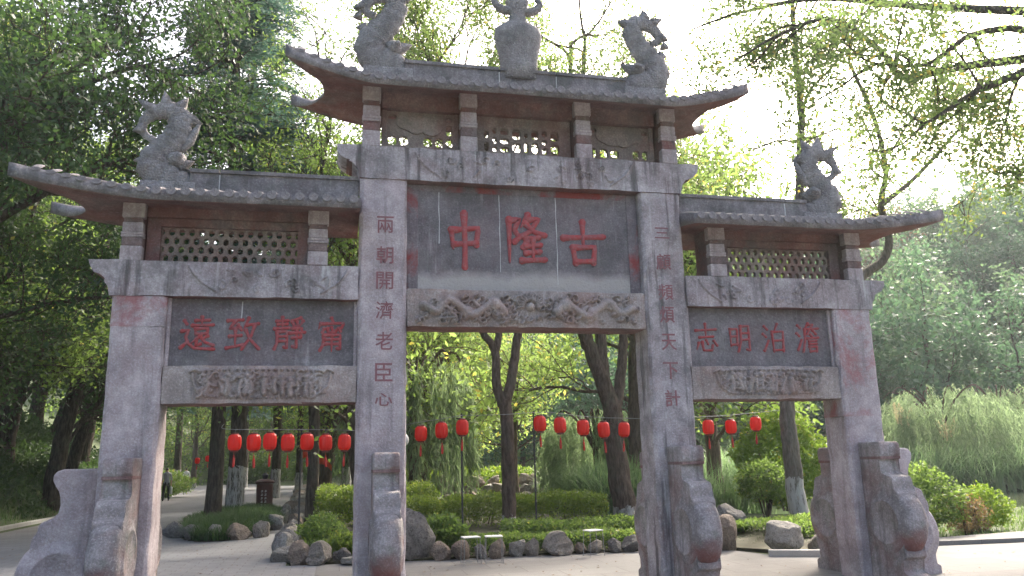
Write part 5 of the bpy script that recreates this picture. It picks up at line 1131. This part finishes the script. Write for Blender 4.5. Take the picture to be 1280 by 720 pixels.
for i in range(22):
    t = i/21; x = -3.12-0.35*t + rk.uniform(-.06, .06); y = 5.3 + 14*t**1.25; w = rk.uniform(.15, .24)
    put_rock(x, y, w, w*1.2, w*rk.uniform(.9, 1.4), rk.randrange(12), 'small rough rock lining the road side of the bed', 'rocks lining the road side of the bed')
for i in range(14):
    y = 20 + i*1.9; put_rock(-3.5-0.035*(y-20)+rk.uniform(-.1, .1), y, .3, .6, .3, rk.randrange(12), 'far rock lining the road side of the bed beyond the hedge', 'far rocks lining the road side of the bed')
# island edging
for x, y, w, h, k in [(-6.0, 11.4, .42, .24, 1), (-5.45, 10.55, .38, .25, 5), (-4.95, 10.1, .28, .30, 6), (-4.45, 10.05, .36, .25, 3), (-3.98, 10.35, .26, .27, 8), (-3.8, 12.4, .25, .3, 2), (-3.72, 14.8, .22, .36, 6), (-3.75, 16.3, .24, .3, 10), (-6.25, 13.4, .3, .22, 9), (-6.3, 15.4, .3, .2, 4)]:
    put_rock(x, y, w*.95, w*.7, h*1.05, k, 'rounded rock edging the grassy planting island', 'rocks edging the planting island')
# pond bed rocks
for x, y, w, h, k, lb in [(4.95, 3.05, .38, .30, 2, 'large pale rounded rock in front of the pond bed'), (4.3, 3.75, .34, .30, 7, 'brown rock behind the right inner pillar drum stone'), (5.5, 2.85, .22, .17, 8, 'small rock between the pale and the brown one of the pond bed'), (6.0, 2.75, .34, .2, 3, 'low brown rock at the end of the pond bed kerb'), (5.6, 6.3, .45, .36, 5, 'dark rock at the water side of the pond bed'), (6.5, 2.95, .25, .2, 0, 'grey rock half hidden by the right outer pillar')]:
    put_rock(x, y, w, w*.85, h*1.3, k, lb)
for i in range(26):
    put_rock(2.1 + (i % 9)*0.55 + rk.uniform(-.15, .15), 23.2 + rk.uniform(-.3, .3) + 0.45*(i//9), .34, .3, .30, rk.randrange(12), 'rough stone in the piled rock wall beyond the hedge', 'stones of the piled rock wall', z=0.30*(i//9))

# ------------------------------------------------------------------ lanterns on their strings
def lathe(bm, prof, n=16, off=(0, 0, 0)):
    rs = [[bm.verts.new((off[0]+r*math.cos(2*math.pi*i/n), off[1]+r*math.sin(2*math.pi*i/n), off[2]+z)) for i in range(n)] for r, z in prof]
    for A_, B_ in zip(rs[:-1], rs[1:]):
        for i in range(n): bm.faces.new((A_[i], A_[(i+1) % n], B_[(i+1) % n], B_[i]))
    bm.faces.new(rs[0][::-1]); bm.faces.new(rs[-1])
def make_lantern():
    root = empty('red_lantern'); n = 24; bm = bmesh.new()
    prof = [(0.070, -0.165), (0.105, -0.150), (0.128, -0.115), (0.137, -0.06), (0.139, 0.0), (0.137, 0.06), (0.128, 0.115), (0.105, 0.150), (0.070, 0.165)]
    rs = [[bm.verts.new((r*(1-0.045*(i % 2))*math.cos(2*math.pi*i/n), r*(1-0.045*(i % 2))*math.sin(2*math.pi*i/n), z)) for i in range(n)] for r, z in prof]
    for A_, B_ in zip(rs[:-1], rs[1:]):
        for i in range(n): bm.faces.new((A_[i], A_[(i+1) % n], B_[(i+1) % n], B_[i]))
    link('shade', bm_mesh('shade', bm, M['lantern'], False), root)
    for z0, z1 in ((0.158, 0.195), (-0.195, -0.158)):
        bm = bmesh.new(); lathe(bm, [(0.062, z0), (0.076, z0+0.004), (0.076, z1-0.004), (0.062, z1)]); link('rim', bm_mesh('rim', bm, M['lantern_cap']), root)
    bm = bmesh.new(); lathe(bm, [(0.004, -0.26), (0.012, -0.265), (0.014, -0.285), (0.012, -0.30), (0.022, -0.33), (0.026, -0.43), (0.020, -0.50)], 8); lathe(bm, [(0.004, -0.27), (0.004, -0.19)], 6); link('tassel', bm_mesh('tassel', bm, M['tassel']), root)
    bm = bmesh.new(); lathe(bm, [(0.003, 0.19), (0.003, 0.262)], 6); link('hook', bm_mesh('hook', bm, M['wire']), root)
    return root
rl = random.Random(3)
lant = make_lantern(); first = [True]
def lantern(p, rz, label, group, s=1.0):
    if first[0]:
        first[0] = False; o = lant; o.location = p; o.rotation_euler = (0, 0, rz); o.scale = (s,)*3
    else: o = copy_tree(lant, p, rz, s)
    o.rotation_euler = (rl.uniform(-.07, .07), rl.uniform(-.07, .07), rz); o['label'] = label; o['category'] = 'lantern'; o['group'] = group
def wire(name, label, pts, r=0.006):
    P = smooth_path(pts, 5); V, F = tube_np(P, np.full(len(P), r), 5); o = link(name, np_mesh(name, V, F, M['wire'])); tag(o, label, 'wire')
rl = random.Random(3)
LL = [(-4.38, 2.12), (-4.00, 2.115), (-3.68, 2.11), (-3.32, 2.10), (-2.93, 2.095), (-2.55, 2.085), (-2.16, 2.07)]
LC = [(-0.54, 2.22), (-0.09, 2.28), (0.37, 2.35)]
LD = [(2.13, 2.40), (2.60, 2.37), (3.14, 2.30), (3.63, 2.26), (4.12, 2.245)]
LE = [(5.72, 2.24), (6.22, 2.255), (6.80, 2.28), (7.45, 2.33)]
for nm, arr in (('red paper lantern on the string in the left arch', LL), ('red paper lantern in the group of three left of the forked tree', LC), ('red paper lantern in the group of five before the leaning tree', LD), ('red paper lantern on the string in the right arch', LE)):
    for x, z in arr: lantern((x, 8.0, z-0.02+rl.uniform(-.012, .012)), rl.uniform(0, 3), nm, nm.replace('red paper lantern', 'lanterns'), rl.uniform(.96, 1.04))
for x, z in ((-9.9, 1.75), (-9.35, 1.85)):
    lantern((x, 39 if x < -6 else 24, z+0.25), 0, 'small far red lantern hanging over the road', 'far lanterns over the road')
wire('lantern_string', 'thin cable carrying the lanterns of the left arch', [(-5.3, 13.45, 2.75), (-4.9, 10.0, 2.48)] + [(x, 8, z+0.24) for x, z in LL] + [(-1.9, 8, 2.30), (-1.2, 8, 2.36)] + [(x, 8, z+0.24) for x, z in LC])
wire('lantern_string', 'thin cable carrying the lanterns of the middle and right arches', [(0.37, 8, 2.59), (1.3, 8, 2.60)] + [(x, 8, z+0.24) for x, z in LD] + [(4.9, 8, 2.46)] + [(x, 8, z+0.24) for x, z in LE] + [(8.1, 7.8, 2.62)])
def pole(x, y, h, label, r=0.022):
    root = empty('lantern_pole', (x, y, 0)); tag(root, label, 'pole'); bm = bmesh.new(); lathe(bm, [(r*1.3, -0.05), (r, 0.3), (r*0.8, h)], 8); link('shaft', bm_mesh('shaft', bm, M['dark_metal']), root)
    bm = bmesh.new(); lathe(bm, [(0.012, h), (0.03, h+0.02), (0.012, h+0.06)], 8); link('tip', bm_mesh('tip', bm, M['dark_metal']), root)
    bm = bmesh.new(); box(bm, -0.12, 0.12, -0.008, 0.008, h-0.06, h-0.04); link('crossbar', bm_mesh('crossbar', bm, M['dark_metal']), root)
pole(0.36, 8.06, 2.58, 'thin dark pole holding the lantern string beside the group of three'); pole(2.0, 8.06, 2.60, 'thin dark pole behind the forked tree holding the lantern string')
pole(-3.05, 8.06, 2.3, 'thin pole at the bed edge holding the left lantern string'); pole(-1.02, 8.2, 2.4, 'thin pole at the left inner pillar holding the lantern string')
# garden lamp
root = empty('garden_lamp', (-0.85, 9.3, 0)); tag(root, 'garden lamp with pale globe beside the left inner pillar', 'lamp')
bm = bmesh.new(); lathe(bm, [(0.05, 0), (0.03, 0.1), (0.022, 1.95)], 10); link('post', bm_mesh('post', bm, M['dark_metal']), root)
bm = bmesh.new(); bmesh.ops.create_uvsphere(bm, u_segments=16, v_segments=10, radius=0.17); bmesh.ops.translate(bm, verts=bm.verts, vec=(0, 0, 2.12)); link('globe', bm_mesh('globe', bm, M['white_paint'], True), root)
bm = bmesh.new(); lathe(bm, [(0.06, 1.93), (0.07, 1.97), (0.05, 2.0)], 10); link('collar', bm_mesh('collar', bm, M['dark_metal']), root)
# ribbon
V = []; n = 12
for i in range(n):
    t = i/(n-1)
    for s in (-1, 1): V.append((1.0*t, 0.08*math.sin(t*7), -0.55*t*t + s*(0.16-0.06*t) + 0.05*math.sin(t*9)))
F = [(2*i, 2*i+1, 2*i+3, 2*i+2) for i in range(n-1)]
me = np_mesh('ribbon', np.array(V), np.array(F), M['ribbon'], True); o = link('ribbon', me, None, (-3.45, 20, 2.0)); tag(o, 'orange red cloth ribbon drooping behind the lanterns in the left arch', 'ribbon')
md = o.modifiers.new('thickness', 'SOLIDIFY'); md.thickness = 0.012

# ------------------------------------------------------------------ litter bin
root = empty('litter_bin', (-4.55, 18.2, 0.2)); tag(root, 'dark red brown litter bin with white characters behind the island cedars', 'litter bin')
bm = bmesh.new(); lathe(bm, [(0.23, 0.0), (0.25, 0.02), (0.26, 0.06), (0.26, 0.80), (0.25, 0.84)], 24); link('drum', bm_mesh('drum', bm, M['bin'], False), root)
bm = bmesh.new(); lathe(bm, [(0.285, 0.85), (0.30, 0.87), (0.30, 0.92), (0.22, 0.97), (0.10, 1.0)], 24); link('lid', bm_mesh('lid', bm, M['bin']), root)
bm = bmesh.new(); lathe(bm, [(0.06, 1.0), (0.08, 1.05), (0.10, 1.12), (0.05, 1.18)], 12); link('knob', bm_mesh('knob', bm, M['dark_metal']), root)
for c in (-1, 1):
    bm = bmesh.new()
    for k in range(5):
        z = 0.62 - 0.11*k; x = c*0.055 - 0.0
        for dx, dz, w, h in ((0, 0.02, .06, .010), (0, -0.015, .07, .010), (0, 0.0, .010, .07), (-.02, -.03, .03, .01)):
            an = -math.pi/2 + (x+dx)/0.262; px, py = 0.265*math.cos(an), 0.265*math.sin(an); box(bm, px-w/2, px+w/2, py-0.004, py+0.006, z+dz-h/2, z+dz+h/2)
    link('lettering', bm_mesh('lettering', bm, M['white_paint']), root)

# ------------------------------------------------------------------ low stools
def stool(x, y, rz, label, top='white_paint'):
    root = empty('folding_stool', (x, y, 0), rz); tag(root, label, 'stool', None); w, d, h = 0.14, 0.11, 0.42
    bm = bmesh.new(); box(bm, -w, w, -d, d, h-0.018, h, 0.006); link('seat', bm_mesh('seat', bm, M[top]), root)
    for sx in (-1, 1):
        for sy in (-1, 1):
            V, F = tube_np([[sx*w*.92, sy*d*.85, h-0.015], [sx*w*.96, sy*d*.9, 0.2], [sx*w*1.0, sy*d*.98, 0.0]], [0.0055]*3, 6); link('leg', np_mesh('leg', V, F, M['wire']), root)
    for sy in (-1, 1):
        V, F = tube_np([[-w, sy*d*.97, 0.02], [0, sy*d*.97, 0.02], [w, sy*d*.97, 0.02]], [0.0045]*3, 6); link('stretcher', np_mesh('stretcher', V, F, M['wire']), root)
stool(-0.20, 3.62, 0.1, 'low white topped metal stool of the pair next to the upright brown rock'); stool(0.17, 3.60, -0.1, 'low white topped metal stool of the pair, nearer the broad smooth rock'); stool(1.93, 3.85, 0.3, 'single low white topped metal stool at the end of the rock row')

# ------------------------------------------------------------------ walkers on the road
def person(loc, rz, H, label, shirt, trousers, step=0.12, bag=False):
    root = empty('person', loc, rz); tag(root, label, 'person'); s = H/1.70
    J = [(0, 0, .93), (0, 0, 1.10), (0, 0.01, 1.30), (0, 0, 1.42), (0, .01, 1.50), (0, .03, 1.60), (0, .03, 1.68),
         (-.09, 0, .90), (-.10, step, .50), (-.10, step*.9, .08), (-.10, step+.13, .03), (.09, 0, .90), (.10, -step*.6, .50), (.10, -step*1.6, .10), (.10, -step*1.3, .03),
         (-.17, 0, 1.37), (-.22, -.05, 1.10), (-.22, .05, .87), (-.22, .08, .78), (.17, 0, 1.37), (.23, .04, 1.10), (.24, .06, .86), (.24, .08, .77)]
    Rr = [.15, .13, .155, .10, .055, .09, .075, .095, .062, .042, .04, .095, .062, .042, .04, .065, .048, .038, .036, .065, .048, .038, .036]
    E = [(0, 1), (1, 2), (2, 3), (3, 4), (4, 5), (5, 6), (0, 7), (7, 8), (8, 9), (9, 10), (0, 11), (11, 12), (12, 13), (13, 14), (3, 15), (15, 16), (16, 17), (17, 18), (3, 19), (19, 20), (20, 21), (21, 22)]
    me = bpy.data.meshes.new('body'); me.from_pydata([(a*s, b2*s, c*s) for a, b2, c in J], E, []); ob = bpy.data.objects.new('body', me); COL.objects.link(ob)
    sk = ob.modifiers.new('skin', 'SKIN'); ob.modifiers.new('sub', 'SUBSURF').levels = 1
    for i, v in enumerate(me.skin_vertices[0].data): v.radius = (Rr[i]*s, Rr[i]*s*(.72 if i < 4 else 1)); v.use_root = (i == 0)
    bpy.context.view_layer.update(); m2 = bpy.data.meshes.new_from_object(ob.evaluated_get(bpy.context.evaluated_depsgraph_get())); bpy.data.objects.remove(ob)
    for m in (M['skin'], M[shirt], M[trousers], M['hair']): m2.materials.append(m)
    for p in m2.polygons:
        z = p.center.z/s; p.use_smooth = True
        p.material_index = 3 if (z > 1.62 or (z > 1.54 and p.center.y/s < 0.0)) else (0 if z > 1.47 or (abs(p.center.x/s) > .19 and z < 1.05) else (1 if z > .92 else (2 if z > .10 else 3)))
    link('body', m2, root)
    if bag:
        bm = bmesh.new(); box(bm, .20*s, .30*s, -.06*s, .26*s, .36*s, .72*s, 0.03); link('carrier_bag', bm_mesh('carrier_bag', bm, M['cloth_white']), root)
        V, F = tube_np(np.array([[.25, .02, .71], [.25, .06, .78], [.25, .14, .78], [.25, .18, .71]])*s, [0.008]*4, 5); link('handle', np_mesh('handle', V, F, M['cloth_white']), root)
person((-10.55, 34.2, 0), 0.4, 1.66, 'walker in a grey shirt and black trousers carrying a white bag', 'cloth_grey', 'cloth_black', bag=True)
person((-12.6, 52.0, 0), 0.2, 1.62, 'far walker in a white top and tan trousers on the road', 'cloth_white', 'cloth_tan'); person((-10.6, 52.5, 0), -0.3, 1.6, 'far walker in a pale top and dark trousers beside the island cedar', 'cloth_white', 'cloth_black', 0.08)

# ------------------------------------------------------------------ pampas plumes
def pampas(x, y, h, label, n=5, seed=1, z=0.0):
    rng = np.random.default_rng(seed); root = empty('pampas_grass', (x, y, z)); tag(root, label, 'grass clump')
    V, F = blades_np(rng.normal(0, .12, (260, 3))*np.array([1, 1, 0]), rng, h*.62, .018, 1.0, 4); link('leaves', np_mesh('leaves', V, F, M['reed']), root)
    for k in range(n):
        az = rng.uniform(0, 6.28); lean = rng.uniform(.05, .3)*h*.5; d = np.array([math.cos(az), math.sin(az), 0]); hh = h*rng.uniform(.82, 1.0); t = np.linspace(0, 1, 7)[:, None]
        pts = d*lean*t**2 + np.array([0, 0, hh])*t; v1, f1 = tube_np(pts, np.linspace(.008, .004, 7), 4); link('stalk', np_mesh('stalk', v1, f1, M['reed']), root)
        m = 420; f = rng.uniform(.74, 1.0, (m, 1)); w = .055*np.sin((f-.74)/.26*np.pi*.9+.25); P = d*lean*f**2+np.array([0, 0, hh])*f + rng.normal(0, 1, (m, 3))*w*np.array([1, 1, .5])
        V, F = leaves_np(P, rng, .11, .012, D=np.repeat((np.array([0, 0, .9])+d*.3)[None], m, 0), jitter=.4); link('plume', np_mesh('plume', V, F, M['plume']), root)
pampas(5.0, 7.2, 1.85, 'pampas grass with a cream plume showing beside the right inner pillar', 2, 1)
pampas(24.5, 24.6, 4.0, 'tall pampas grass with cream plumes left of the willow beyond the pond', 5, 2); pampas(26.2, 23.6, 3.2, 'shorter pampas grass with cream plumes in front of the willow', 5, 3); pampas(7.6, 14.5, 2.2, 'pampas grass with pale plumes among the reeds behind the lanterns', 3, 4)

# ------------------------------------------------------------------ haze in the air
bm = bmesh.new(); box(bm, -330, 420, -80, 620, -6, 75)
hz = link('haze', bm_mesh('haze', bm)); hz['kind'] = 'stuff'; hz.display_type = 'WIRE'
hm = bpy.data.materials.new('haze'); hm.use_nodes = True; hn = hm.node_tree.nodes; hn.remove(hn['Principled BSDF'])
pv = hn.new('ShaderNodeVolumePrincipled'); pv.inputs['Color'].default_value = (0.86, 0.93, 0.98, 1); pv.inputs['Density'].default_value = 0.00045; pv.inputs['Anisotropy'].default_value = 0.35
hm.node_tree.links.new(pv.outputs[0], hn['Material Output'].inputs['Volume']); hz.data.materials.append(hm)
